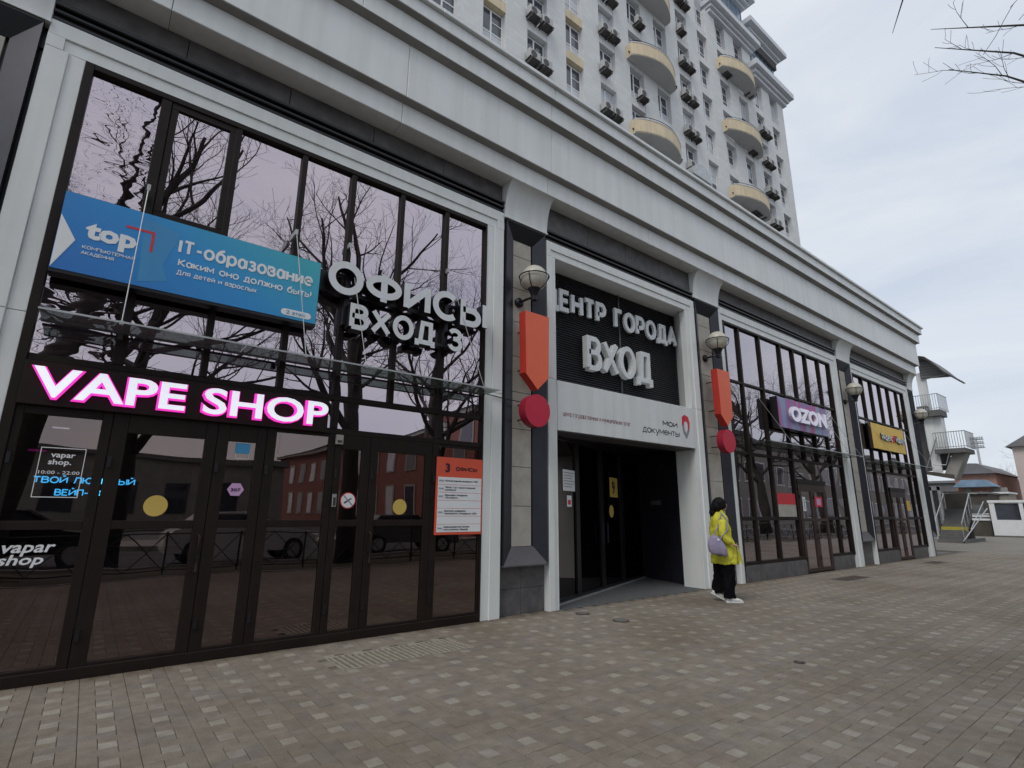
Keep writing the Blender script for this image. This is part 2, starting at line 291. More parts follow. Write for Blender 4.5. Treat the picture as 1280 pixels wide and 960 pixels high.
_tc = {}
def arc(cx, cy, rx, ry, a0, a1, n=10): return [(cx + rx * math.cos(R(a0 + (a1 - a0) * i / n)), cy + ry * math.sin(R(a0 + (a1 - a0) * i / n))) for i in range(n + 1)]
_B = lambda w=1: [[(0, 0), (0, 1), (.55, 1)] + arc(.55, .77, .36, .23, 80, -80, 8) + [(.55, .54), (0, .54)], [(.5, .54)] + arc(.58, .27, .42, .27, 80, -80, 8) + [(.58, 0), (0, 0)]]
GL = {
 'А': (.92, [[(0, 0), (.5, 1), (1, 0)], [(.2, .32), (.8, .32)]]), 'Б': (.78, [[(.92, 1), (0, 1), (0, 0), (.58, 0)] + arc(.6, .28, .4, .28, -80, 80, 8) + [(.58, .56), (0, .56)]]),
 'В': (.78, _B()), 'Г': (.66, [[(0, 0), (0, 1), (1, 1)]]), 'Д': (.98, [[(.2, .0), (.32, .98), (.84, .98), (.84, 0)], [(0, -.2), (0, 0), (1, 0), (1, -.2)]]),
 'Е': (.72, [[(1, 1), (0, 1), (0, 0), (1, 0)], [(0, .52), (.88, .52)]]), 'Ж': (1.2, [[(.5, 0), (.5, 1)], [(0, 1), (.4, .52), (0, 0)], [(1, 1), (.6, .52), (1, 0)]]),
 'З': (.74, [arc(.45, .77, .45, .23, 160, -80, 10) + [(.3, .54)], [(.3, .54)] + arc(.48, .27, .5, .27, 80, -160, 10)]), 'И': (.86, [[(0, 1), (0, 0)], [(0, .06), (1, .94)], [(1, 1), (1, 0)]]),
 'Й': (.86, [[(0, 1), (0, 0)], [(0, .06), (1, .94)], [(1, 1), (1, 0)], [(.3, 1.3), (.5, 1.2), (.7, 1.3)]]), 'К': (.84, [[(0, 0), (0, 1)], [(.95, 1), (.15, .5), (1, 0)]]),
 'Л': (.9, [[(0, 0), (.12, .1), (.28, 1), (1, 1), (1, 0)]]), 'М': (1.05, [[(0, 0), (0, 1), (.5, .3), (1, 1), (1, 0)]]), 'Н': (.84, [[(0, 0), (0, 1)], [(1, 0), (1, 1)], [(0, .52), (1, .52)]]),
 'О': (.98, [arc(.5, .5, .5, .5, 0, 360, 28)]), 'П': (.84, [[(0, 0), (0, 1), (1, 1), (1, 0)]]), 'Р': (.76, [[(0, 0), (0, 1), (.55, 1)] + arc(.56, .7, .42, .3, 80, -80, 9) + [(.55, .4), (0, .4)]]),
 'С': (.9, [arc(.55, .5, .55, .5, 48, 312, 20)]), 'Т': (.82, [[(.5, 0), (.5, 1)], [(0, 1), (1, 1)]]), 'У': (.86, [[(0, 1), (.52, .3)], [(1, 1), (.45, 0), (.1, 0)]]),
 'Ф': (1.12, [arc(.5, .53, .5, .33, 0, 360, 26), [(.5, -.04), (.5, 1.06)]]), 'Х': (.88, [[(0, 0), (1, 1)], [(0, 1), (1, 0)]]), 'Ц': (.94, [[(0, 1), (0, 0), (1.05, 0), (1.05, -.2)], [(.86, 1), (.86, 0)]]),
 'Ч': (.8, [[(0, 1), (0, .5), (.2, .42), (1, .42)], [(1, 0), (1, 1)]]), 'Ш': (1.15, [[(0, 1), (0, 0), (1, 0), (1, 1)], [(.5, 0), (.5, 1)]]), 'Ы': (1.05, [[(0, 1), (0, 0), (.38, 0)] + arc(.4, .29, .3, .29, -80, 80, 8) + [(.38, .58), (0, .58)], [(1, 0), (1, 1)]]),
 'Ь': (.74, [[(0, 1), (0, 0), (.55, 0)] + arc(.56, .29, .44, .29, -80, 80, 8) + [(.55, .58), (0, .58)]]), 'Э': (.86, [arc(.42, .5, .55, .5, 135, -135, 20), [(.35, .5), (.95, .5)]]),
 'Ю': (1.2, [[(0, 0), (0, 1)], arc(.66, .5, .34, .5, 0, 360, 24), [(0, .5), (.32, .5)]]), 'Я': (.8, [[(1, 0), (1, 1), (.45, 1)] + arc(.44, .7, .42, .3, 100, 260, 9) + [(.45, .4), (1, .4)], [(.5, .4), (0, 0)]]),
 'I': (.1, [[(.5, 0), (.5, 1)]]), 'T': (.82, [[(.5, 0), (.5, 1)], [(0, 1), (1, 1)]]), '-': (.45, [[(0, .42), (1, .42)]]), '!': (.1, [[(.5, .3), (.5, 1)], [(.5, 0), (.5, .06)]]), '.': (.1, [[(.5, 0), (.5, .06)]]),
 '3': (.74, [arc(.45, .77, .45, .23, 160, -80, 10) + [(.3, .54)], [(.3, .54)] + arc(.48, .27, .5, .27, 80, -160, 10)]), '2': (.74, [arc(.48, .7, .46, .3, 165, -10, 9) + [(.0, 0), (1, 0)]]),
 '«': (.6, [[(.5, .2), (.1, .4), (.5, .6)], [(1, .2), (.6, .4), (1, .6)]]), '»': (.6, [[(0, .2), (.4, .4), (0, .6)], [(.5, .2), (.9, .4), (.5, .6)]]),
 'а': (.72, [arc(.46, .38, .46, .38, 0, 360, 18), [(1, 0), (1, .76)]]), 'б': (.76, [arc(.5, .36, .5, .36, 0, 360, 18), arc(.75, .36, .73, .62, 180, 100, 6) + [(.9, 1.06)]]),
 'е': (.76, [[(.04, .40), (.96, .40)] + arc(.5, .38, .48, .38, 5, 318, 18)]), 'р': (.76, [[(0, -.3), (0, .76)], arc(.5, .38, .5, .38, 0, 360, 18)]), 'у': (.74, [[(0, .76), (.5, .02)], [(1, .76), (.4, -.28), (.08, -.28)]]),
 'ф': (1.1, [arc(.5, .38, .5, .36, 0, 360, 20), [(.5, -.3), (.5, 1.05)]]), 'о': (.78, [arc(.5, .38, .5, .38, 0, 360, 20)]), 'с': (.7, [arc(.55, .38, .55, .38, 48, 312, 16)]),
}
for _c in 'вгджзийклмнптхцчшыьэюя':
    _w, _s = GL[_c.upper()]; GL[_c] = (_w * .82, [[(x, y * .76 if y > 0 else y * .9) for x, y in st] for st in _s])
def is_cyr(t): return any('\u0400' <= c <= '\u04ff' for c in t)
def ribbon(pts, t, y0, y1, mb, two):
    closed = (abs(pts[0][0] - pts[-1][0]) + abs(pts[0][1] - pts[-1][1])) < 1e-6
    P_ = [Vector(p) for p in (pts[:-1] if closed else pts)]; q = [P_[0]]
    for p in P_[1:]:
        if (p - q[-1]).length > 1e-5: q.append(p)
    P_ = q; n = len(P_); Lf = []; Rt = []
    for i in range(n):
        if closed: a, b = P_[i - 1], P_[(i + 1) % n]
        else: a, b = P_[max(i - 1, 0)], P_[min(i + 1, n - 1)]
        d1 = (P_[i] - a); d2 = (b - P_[i])
        if d1.length < 1e-6: d1 = d2
        if d2.length < 1e-6: d2 = d1
        d1 = d1.normalized(); d2 = d2.normalized(); n1 = Vector((-d1.y, d1.x)); n2 = Vector((-d2.y, d2.x)); mn = n1 + n2
        if mn.length < .2: mn = n1
        mn.normalize(); k = min(1 / max(.45, mn.dot(n1)), 2.0) * t / 2
        Lf.append(P_[i] + mn * k); Rt.append(P_[i] - mn * k)
    vs = []
    for y in (y0, y1):
        for i in range(n): vs += [(Lf[i].x, y, Lf[i].y), (Rt[i].x, y, Rt[i].y)]
    m_ = n if closed else n - 1; o = 2 * n; F = []; Sd = []
    for i in range(m_):
        j = (i + 1) % n; F += [(2 * i, 2 * i + 1, 2 * j + 1, 2 * j)]; Sd += [(o + 2 * i, o + 2 * j, o + 2 * j + 1, o + 2 * i + 1), (2 * i, 2 * j, o + 2 * j, o + 2 * i), (2 * i + 1, o + 2 * i + 1, o + 2 * j + 1, 2 * j + 1)]
    if not closed: Sd += [(0, o, o + 1, 1), (2 * n - 2, 2 * n - 1, o + 2 * n - 1, o + 2 * n - 2)]
    mb.m(0).add(vs, F); b = len(mb.v) - len(vs)
    mb.m(1 if two else 0)
    for f in Sd: mb.f.append(tuple(b + i for i in f)); mb.mi.append(mb.cur)
def stroke_layout(body, x0, w, h, t, gap):
    ws = [(GL[c][0] * h * .78 if c != ' ' else h * .32) for c in body]; nat = sum(max(v, .001) + t for v in ws) + gap * (len(body) - 1)
    k = 1 if w is None else (w - 0) / nat; out_ = []; x = x0
    for c, v in zip(body, ws): out_.append((c, x, v * k + t * (k - 1))); x += (v + t + gap) * k
    return out_
def stroke_glyph(c, gx, gw, z0, h, t, y, depth, mb, two, shear=0):
    for si, st in enumerate(GL[c][1]):
        pts = [(gx + t / 2 + px * gw + shear * pz * h, z0 + t / 2 + pz * (h - t)) for px, pz in st]
        e = min(.0012, depth * .15) * si; ribbon(pts, t, y + e, y + depth - e * .5, mb, two)
def text_mesh(body, bold=0.0, res=3):
    key = (body, bold, res)
    if key in _tc: return _tc[key]
    c = bpy.data.curves.new('t', 'FONT'); c.body = body; c.size = 1; c.offset = bold; c.extrude = .5; c.resolution_u = res
    o = bpy.data.objects.new('t', c); COL.objects.link(o)
    me = bpy.data.meshes.new_from_object(o.evaluated_get(bpy.context.evaluated_depsgraph_get()))
    vs = [v.co.copy() for v in me.vertices]; fs = [(tuple(p.vertices), 0 if abs(p.normal.z) > .5 else 1) for p in me.polygons]
    bpy.data.objects.remove(o); bpy.data.curves.remove(c); bpy.data.meshes.remove(me)
    _tc[key] = (vs, fs); return vs, fs
def text(body, x0, z0, y, h, parent, mt, w=None, depth=.003, bold=.0, name='lettering', cap=None, res=2, shear=0):
    """whole string as one mesh: x0 left, z0 baseline, h cap height, optional width"""
    if is_cyr(body):
        mb = MB(); t = h * (.135 + bold * 1.6)
        for c, gx, gw in stroke_layout(body, x0, w, h, t, h * .05):
            if c != ' ': stroke_glyph(c, gx, gw, z0, h, t, y - depth, depth, mb, isinstance(mt, (list, tuple)), shear)
        return mb.build(name, mt, parent)
    vs, fs = text_mesh(body, bold, res); k = h / .73
    mnx = min(v.x for v in vs); mxx = max(v.x for v in vs); kx = k if w is None else w / (mxx - mnx)
    mb = MB()
    for f, mi in fs: pass
    mb.v = [(x0 + (v.x - mnx) * kx + shear * v.y * k, y - (v.z + .5) * depth, z0 + v.y * k) for v in vs]
    mb.f = [f for f, _ in fs]; mb.mi = [min(mi, (len(mt) if isinstance(mt, (list, tuple)) else 1) - 1) for _, mi in fs]
    return mb.build(name, mt, parent)
def letters(body, x0, x1, z0, z1, y, depth, parent, mts, bold=.03, res=4, skip='', outline=None):
    """each character a part; box x0..x1, z0 baseline..z1 cap height, front at y"""
    if is_cyr(body):
        h = z1 - z0; t = h * (.13 + bold * 2.2)
        for c, gx, gw in stroke_layout(body, x0, x1 - x0, h, t, h * .07):
            if c != ' ':
                mb = MB(); stroke_glyph(c, gx, gw, z0, h, t, y, depth, mb, len(mts) > 1); mb.build('letter', mts, parent)
        return
    allv, _ = text_mesh(body, bold, res); mn = min(v.x for v in allv); mx = max(v.x for v in allv); kx = (x1 - x0) / (mx - mn); kz = (z1 - z0) / .73
    bar, _ = text_mesh('|', bold, res); bw = max(v.x for v in bar)
    for i, ch in enumerate(body):
        if ch == ' ': continue
        adv = 0
        if i:
            pv, _ = text_mesh(body[:i] + '|', bold, res); adv = max(v.x for v in pv) - bw
        vs, fs = text_mesh(ch, bold, res); mb = MB()
        mb.v = [(x0 + (v.x + adv - mn) * kx, y + (.5 - v.z) * depth, z0 + v.y * kz) for v in vs]
        mb.f = [f for f, _ in fs]; mb.mi = [mi for _, mi in fs]
        o = mb.build('letter', mts, parent)
        if outline:
            vo, fo = text_mesh(ch, bold + outline[0], res); mo = MB()
            mo.v = [(x0 + (v.x + adv - mn) * kx, y + outline[1] + (.5 - v.z) * outline[2], z0 + v.y * kz) for v in vo]
            mo.f = [f for f, _ in fo]; mo.mi = [mi for _, mi in fo]
            mo.build('halo', outline[3], parent)

# ------------------------------------------------------------------ ground
g = MB().add([(-300, -300, -.06), (500, -300, -.06), (500, 500, -.06), (-300, 500, -.06)], [(0, 1, 2, 3)]); struct(g, 'ground', 'concdark')
struct(MB().box(-40, 30, -8.2, .3, -.06, -.012), 'pavement_bed', 'mortar')
g = bpy.data.materials.new('far_paving'); g.use_nodes = True; n = g.node_tree.nodes; l = g.node_tree.links.new
ge = n.new('ShaderNodeNewGeometry'); br = n.new('ShaderNodeTexBrick'); br.inputs['Scale'].default_value = 1; br.inputs['Brick Width'].default_value = .21; br.inputs['Row Height'].default_value = .105; br.inputs['Mortar Size'].default_value = .004
br.inputs['Color1'].default_value = (.232, .21, .18, 1); br.inputs['Color2'].default_value = (.256, .233, .205, 1); br.inputs['Mortar'].default_value = (.17, .155, .135, 1)
nz2 = n.new('ShaderNodeTexNoise'); nz2.inputs['Scale'].default_value = .6; nz2.inputs['Detail'].default_value = 5; l(ge.outputs['Position'], br.inputs[0]); l(ge.outputs['Position'], nz2.inputs[0])
mm = n.new('ShaderNodeMix'); mm.data_type = 'RGBA'; mm.blend_type = 'MULTIPLY'; mm.inputs[0].default_value = .35; l(br.outputs[0], mm.inputs[6]); l(nz2.outputs[0], mm.inputs[7]); l(mm.outputs[2], n['Principled BSDF'].inputs['Base Color']); n['Principled BSDF'].inputs['Roughness'].default_value = .85
M['farpave'] = g
struct(MB().box(30, 140, -8.2, 10, -.055, -.0035), 'plaza_paving', 'farpave')
struct(MB().box(-40, 140, -8.35, -8.2, -.05, .02).box(-40, 140, -10.9, -10.75, -.05, .09), 'kerb', 'concrete')
struct(MB().box(-40, 140, -10.75, -8.35, -.05, .03), 'lawn_strip', 'soil')
struct(MB().box(-60, 200, -18.5, -10.9, -.056, -.03), 'road', 'asphalt')
struct(MB().box(-60, 200, -22, -18.5, -.05, .09), 'far_pavement', 'concrete')

# paving stones: pinwheel cells 0.32 m: one pale square, four bricks
PAVE = bpy.data.objects.new('pavement', None); COL.objects.link(PAVE); PAVE['kind'] = 'structure'; WL['pavement'] = Vector((0, 0, 0))
U = .32 / 3
def paver_geo(w, h):
    g0 = .0016; b = .0035; mb = MB()
    o = [(g0, g0), (w - g0, g0), (w - g0, h - g0), (g0, h - g0)]; i = [(g0 + b, g0 + b), (w - g0 - b, g0 + b), (w - g0 - b, h - g0 - b), (g0 + b, h - g0 - b)]
    vs = [(x, y, -.011) for x, y in o] + [(x, y, -.003) for x, y in o] + [(x, y, 0) for x, y in i]
    fs = [(8, 9, 10, 11)] + [(k, (k + 1) % 4, 4 + (k + 1) % 4, 4 + k) for k in range(4)] + [(4 + k, 4 + (k + 1) % 4, 8 + (k + 1) % 4, 8 + k) for k in range(4)]
    return vs, fs
kinds = {'s': (U, U), 'h': (2 * U, U), 'v': (U, 2 * U)}
geo = {k: paver_geo(*v) for k, v in kinds.items()}
singles = {}
for k in kinds:
    mb = MB(); mb.add(*geo[k]); singles[k] = mb.mesh('paving_stone_' + k, 'paveobj')
def tone(pale):
    r = random.random()
    if pale: c = (.295, .278, .238) if r < .75 else (.27, .243, .218)
    elif r < .72: c = (.216, .191, .157)
    elif r < .90: c = (.206, .185, .163)
    else: c = (.212, .180, .155)
    f = random.uniform(.94, 1.06); return tuple(x * f for x in c)
GR = []      # keep-outs: drain, covers
def blocked(x, y):
    if y > -.02 and 6.0 < x < 10.1: return True
    return (2.19 < x < 3.72 and -1.13 < y < -.57)
cells = []
x0 = .66 - U * 1.5 - .32 * 40; y0 = -.56 - U * 1.5
for i in range(0, 140):
    for j in range(-24, 3):
        cx = x0 + i * .32; cy = y0 + j * .32
        if cx > 29.7: continue
        for k, ax, ay in (('s', 1, 1), ('h', 0, 0), ('v', 2, 0), ('h', 1, 2), ('v', 0, 1)):
            px, py = cx + ax * U, cy + ay * U
            mx_, my_ = px + kinds[k][0] / 2, py + kinds[k][1] / 2
            if my_ > .16 or blocked(mx_, my_): continue
            cells.append((k, px, py, mx_, my_))
def seen(x, y):
    v = Vector((x, y, 0)) - CAMP; z = v.dot(cw)
    if z < .5: return 1e9
    a = v.dot(cr) / z * 659.7 + 640; b = 480 - v.dot(cu) / z * 659.7
    return z if (-5 < a < 1285 and b < 965) else 1e9 + z
cells.sort(key=lambda c: seen(c[3], c[4]))
fld = MB(); tones = []
for n_, (k, px, py, _, _) in enumerate(cells):
    t = tone(k == 's'); dz = random.uniform(-.0018, .0012)
    if n_ < 300:
        o = bpy.data.objects.new('paving_stone', singles[k]); COL.objects.link(o); o.parent = PAVE; o.location = (px, py, dz); o.color = (*t, 1)
    else:
        vs, fs = geo[k]; fld.add([(v[0] + px, v[1] + py, v[2] + dz) for v in vs], fs); tones += [t] * sum(len(f) for f in fs)
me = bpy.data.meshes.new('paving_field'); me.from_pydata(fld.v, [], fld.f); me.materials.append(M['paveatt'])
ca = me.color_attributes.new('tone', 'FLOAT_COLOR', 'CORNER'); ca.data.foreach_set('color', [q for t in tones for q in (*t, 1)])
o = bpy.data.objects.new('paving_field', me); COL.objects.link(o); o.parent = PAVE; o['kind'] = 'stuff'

# drain grate with pale bars
dg = thing('drain_grate', 'long ribbed drain grate with pale slanting bars by the left shop doors', 'grate', (2.95, -.85, 0))
MB().box(2.19, 3.72, -1.13, -.57, -.03, -.014).build('tray', 'black', dg)
MB().box(2.19, 3.72, -1.13, -1.11, -.03, 0).box(2.19, 3.72, -.59, -.57, -.03, 0).box(2.19, 2.21, -1.11, -.59, -.03, 0).box(3.70, 3.72, -1.11, -.59, -.03, 0).build('frame', 'grate', dg)
bar = MB().box(-.016, .016, -.262, .262, -.02, 0).mesh('bar', 'grate')
for i in range(23):
    o = bpy.data.objects.new('bar', bar); COL.objects.link(o); o.parent = dg; o.location = (2.245 + i * .0645 - 2.95, 0, .001)
for (x0_, x1_, y0_, y1_, lb) in ((14.1, 15.5, -1.2, -.75, 'flat rusty hatch cover in the paving before the purple sign'), (21.4, 22.6, -1.05, -.6, 'flat brown hatch cover in the paving at the far end of the arcade')):
    h = thing('hatch_cover', lb, 'cover', ((x0_ + x1_) / 2, (y0_ + y1_) / 2, 0)); MB().box(x0_, x1_, y0_, y1_, -.01, .004).build('frame', 'concdark', h)
    MB().box(x0_ + .05, x1_ - .05, y0_ + .05, y1_ - .05, .004, .008).build('plate', 'cover', h)
for (x, y, r, lb) in ((6.18, -.42, .11, 'small round iron cap in the paving nearest the entrance mat'), (6.24, -1.12, .12, 'small round iron cap in the paving farther from the entrance'), (6.08, -3.66, .055, 'small round iron cap alone in the open middle of the paving')):
    h = thing('valve_cap', lb, 'cover', (x, y, 0)); MB().lathe([(r, -.005), (r, .006), (r - .02, .008)], (x, y, 0), 18).build('rim', 'cover', h); MB().lathe([(r - .03, .004), (r - .03, .007)], (x, y, .003), 16).build('lid', 'concdark', h)

# ------------------------------------------------------------------ arcade building
B = thing('arcade_building', 'long low grey shopping arcade with tall mirrored shopfronts and a heavy white cornice', 'building', (8, 0, 0))
ZO, ZI = 6.526, 6.20
PIL = [(-2.05, -1.075), (4.915, 5.884), (10.49, 11.57), (18.54, 19.63), (25.395, 26.0)]
BAYS = [(-8.6, -2.05, ZO, ZI), (-1.075, 4.915, ZO, ZI), (5.884, 10.49, 6.35, 6.06), (11.57, 18.54, ZO, ZI), (19.63, 25.395, ZO, ZI)]
# shell
MB().box(-8.6, 25.65, .5, 8, 6.3, 8.95).box(-8.6, 25.65, 7.7, 8, 0, 6.3).box(25.45, 25.68, .3, 7.7, 0, 8.9).box(-8.8, -8.6, .1, 8, 0, 8.95).build('shell_wall', 'panel', B)
MB().box(-8.6, 25.4, .25, 7.7, -.05, -.006).build('floor_slab', 'roomdark', B)
MB().box(-1.6, -1.5, .3, 7.7, 0, 6.3).box(5.3, 5.5, .3, 7.7, 0, 6.3).box(11.0, 11.1, .3, 7.7, 0, 6.3).box(19.0, 19.1, .3, 7.7, 0, 6.3).build('partition_wall', 'roomdark', B)
MB().box(-1.5, 5.3, 3.6, 3.7, 0, 6.3).build('back_partition', 'roomwall', B)
# lintel wall and frieze tiles, black rails
MB().box(-8.6, 25.4, .10, .5, 6.2, 7.10).build('lintel_wall', 'black', B)
xs = []
for bi, (xa, xb, zo, zi) in enumerate(BAYS):
    n_ = round((xb - xa) / 1.25)
    for i in range(n_):
        a = xa + (xb - xa) * i / n_ + .004; b = xa + (xb - xa) * (i + 1) / n_ - .004
        MB().box(a, b, .06, .10, zo + .245, 7.078, .003).build('frieze_tile', 'darktile', B)
    for z0, z1, y in ((zo + .175, zo + .24, -.015), (zo + .095, zo + .15, .0), (zo + .012, zo + .07, .02)):
        MB().prism([(.1, z0), (y + .012, z0), (y, z0 + .012), (y, z1 - .02), (y + .02, z1), (.1, z1)], xa, xb, 'x').build('black_rail', 'black', B)
    MB().box(xa, xb, .045, .1, zo, zo + .24).build('rail_backing', 'black', B)
# entablature courses, in panels
COURSES = [('architrave_panel', .26, 7.085, 7.43, 'panel2'), ('fascia_panel', .38, 7.455, 8.385, 'panel2'), ('cornice_lower_panel', .50, 8.425, 8.775, 'panel2'), ('cornice_upper_panel', .60, 8.80, 9.045, 'panel2'), ('coping_cap', .66, 9.05, 9.125, 'panel2')]
XE = 25.7
for name, p, z0, z1, mt in COURSES:
    xb = [-8.8]
    step = {'architrave_panel': 2.9, 'fascia_panel': 2.9, 'cornice_lower_panel': 3.6, 'cornice_upper_panel': 3.6, 'coping_cap': 2.4}[name]
    while xb[-1] + step * 1.4 < XE + p: xb.append(xb[-1] + step)
    xb.append(XE + p)
    for a, b in zip(xb, xb[1:]):
        e = .003
        MB().box(a + e, b - (e if b < XE else 0), -p, .3, z0, z1, .008).build(name, mt, B)
    MB().box(XE - .2, XE + p - .001, .3, 8, z0, z1).build('side_' + name, mt, B)
MB().box(-8.8, XE + .2, -.22, .45, 7.10, 9.0).build('entablature_core', 'concdark', B)
MB().prism([(-.262, 7.428), (-.379, 7.458), (-.2, 7.46), (-.2, 7.42)], -8.8, XE + .3, 'x').prism([(-.382, 8.384), (-.499, 8.428), (-.3, 8.43), (-.3, 8.38)], -8.8, XE + .42, 'x').prism([(-.502, 8.774), (-.598, 8.803), (-.4, 8.81), (-.4, 8.77)], -8.8, XE + .53, 'x').build('soffit_cove', 'concrete', B)
# stain streak strips under joints skipped; seams give the rhythm
def frame(xa, xb, zo, zi, xli, xri, y0=0.0, split=3.32):
    """white surround: outer and inner flange with a step, jambs split at z=split"""
    f = []
    wl = (xli - xa); wr = (xb - xri)
    def jamb(x0, x1, inner_right):
        w_ = (x1 - x0); k = .42 * w_
        if inner_right: o0, o1, i0, i1 = x0, x1 - k, x1 - k, x1
        else: o0, o1, i0, i1 = x0 + k, x1, x0, x0 + k
        for z0, z1 in ((0, split - .003), (split + .003, zi)):
            MB().box(o0, o1, y0, .16, z0, z1 if z1 < zi else zi - .002, .006).box(i0, i1, y0 + .022, .16, z0, z1 if z1 < zi else zi - .002, .004).build('frame_jamb', 'panel', B)
    jamb(xa, xli, True); jamb(xri, xb, False)
    zm = zi + (zo - zi) * .45
    MB().box(xa, xb, y0, .1, zm, zo, .006).box(xa + .42 * wl * 1.0, xb - .42 * wr, y0 + .022, .1, zi, zm, .004).box(xa, xa + wl * .42, y0, .1, zi, zm).box(xb - wr * .42, xb, y0, .1, zi, zm).build('frame_head', 'panel', B)
frame(-8.5, -2.05, ZO, ZI, -8.16, -2.39)
frame(-1.075, 4.915, ZO, ZI, -.738, 4.579)
frame(5.884, 10.492, 6.35, 6.06, 6.104, 10.152, y0=-.012, split=3.75)
frame(11.569, 18.538, ZO, ZI, 11.754, 17.997)
frame(19.630, 25.394, ZO, ZI, 19.750, 24.812)

def pilaster(xl, xr, corbel=True):
    p = thing('tmp', 'x', 'x'); COL.objects.unlink(p); bpy.data.objects.remove(p)
    c = (xl + xr) / 2; s = .045; k = .27; yb = .085; yf = -.02
    par = MB().box(xl + .004, xr - .004, .13, .5, 0, 7.0).build('pilaster', 'black', B)
    mid = .74 / 2
    for a, b in ((xl + .01, c - .002), (c + .002, xr - .01)):
        for z0, z1 in ((.0, mid - .002), (mid + .002, .72)):
            MB().box(a, b, .115, .14, z0, z1, .003).build('plinth_tile', 'darktile', par)
    MB().add([(xl + s, yf, .72), (xr - s, yf, .72), (xr - k, yb, .98), (xl + k, yb, .98), (xl + s, .12, .70), (xr - s, .12, .70), (xl + s, yf, .70), (xr - s, yf, .70)],
             [(0, 1, 2, 3), (0, 6, 7, 1), (6, 4, 5, 7), (0, 3, 4, 6), (1, 7, 5, 2), (3, 2, 5, 4)]).build('sill', 'sill', par)
    zt0, zt1 = 6.15, 6.42
    MB().add([(xl + s, yf, .722), (xl + k, yb, .98), (xl + k, yb, zt0), (xl + s, yf, zt1), (xl + s, .13, .722), (xl + s, .13, zt1), (xl + k, .13, .98), (xl + k, .13, zt0)], [(0, 1, 2, 3), (0, 3, 5, 4), (1, 6, 7, 2)]).build('splayed_side', 'dark', par)
    MB().add([(xr - s, yf, .722), (xr - k, yb, .98), (xr - k, yb, zt0), (xr - s, yf, zt1), (xr - s, .13, .722), (xr - s, .13, zt1), (xr - k, .13, .98), (xr - k, .13, zt0)], [(0, 1, 2, 3), (0, 3, 5, 4), (1, 6, 7, 2)]).build('splayed_side', 'dark', par)
    MB().add([(xl + s, yf, zt1), (xr - s, yf, zt1), (xr - k, yb, zt0), (xl + k, yb, zt0)], [(0, 1, 2, 3)]).box(xl + s, xr - s, yf, .13, zt1, zt1 + .05).build('splayed_head', 'black', par)
    z = .98
    while z < zt0 - .05:
        z1 = min(z + .61, zt0); MB().box(xl + k - .02, xr - k - .03, .087, .12, z + .004, z1 - .004, .003).build('stone_panel', 'stone', par); z += .61
    if corbel:
        prof = [(.12, 6.475), (-.02, 6.475)] + [(-.02 - .238 * (1 - math.cos(t)), 6.475 + .605 * math.sin(t)) for t in [R(6 * i) for i in range(1, 16)]] + [(-.262, 7.083), (.12, 7.083)]
        o = MB().prism(prof, xl, xr, 'x').build('corbel', 'panel2', par)
        MB().box(xl - .01, xr + .01, -.035, .1, 6.45, 6.473).build('corbel_lip', 'panel', par)
    return par
for xl, xr in PIL: pilaster(xl, xr)

# shopfront glazing ------------------------------------------------
def pane(x0, x1, z0, z1, par, mt='glass', y=.075):
    a, b = random.uniform(-.0035, .0035), random.uniform(-.0045, .0045); c = [(x0, -a, z0, -b), (x1, a, z0, -b), (x1, a, z1, b), (x0, -a, z1, b)]
    vs = [(x, y + p + q, z) for x, p, z, q in c] + [(x, y + p + q + .006, z) for x, p, z, q in c]
    return MB().add(vs, [(0, 1, 2, 3), (7, 6, 5, 4), (0, 4, 5, 1), (1, 5, 6, 2), (2, 6, 7, 3), (3, 7, 4, 0)]).build('glass_pane', mt, par)
def mull(x, w_, z0, z1, par, mt='brown', y=.02, name='mullion'): return MB().box(x - w_ / 2, x + w_ / 2, y, .12, z0, z1, .006).build(name, mt, par)
def trans(z, h, x0, x1, par, mt='brown', y=.03): return MB().box(x0, x1, y, .118, z - h / 2, z + h / 2, .005).build('transom', mt, par)
def leaf(x0, x1, px0, px1, par, z0=.03, zt=2.46, pt=2.25, mid=(1.31, 1.39), handle=None, mt='brown', gm='glassdoor'):
    y = .035
    d_ = MB().box(x0, px0, y, .10, z0, zt, .004).box(px1, x1, y, .10, z0, zt, .004).box(px0, px1, y, .10, z0, .13, .004).box(px0, px1, y, .10, mid[0], mid[1], .004).box(px0, px1, y, .10, pt, zt, .004).build('door', mt, par)
    o = MB().box(px0, px1, .06, .066, .13, mid[0]).build('glass_pane', gm, d_); MB().box(px0, px1, .06, .066, mid[1], pt).build('glass_pane', gm, d_)
    if handle is not None:
        MB().tube([(handle, y, .86), (handle, y - .06, .88), (handle, y - .06, 1.22), (handle, y, 1.24)], .012, 6).build('handle', 'brownred', d_)
        MB().box(handle - .02, handle + .02, y - .012, y, 1.0, 1.1).build('lock', 'black', d_)
    for hz in (.32, 1.9): MB().box(x0 + .01, x0 + .04, y - .02, y, hz, hz + .1).build('hinge', 'black', d_)
    return d_
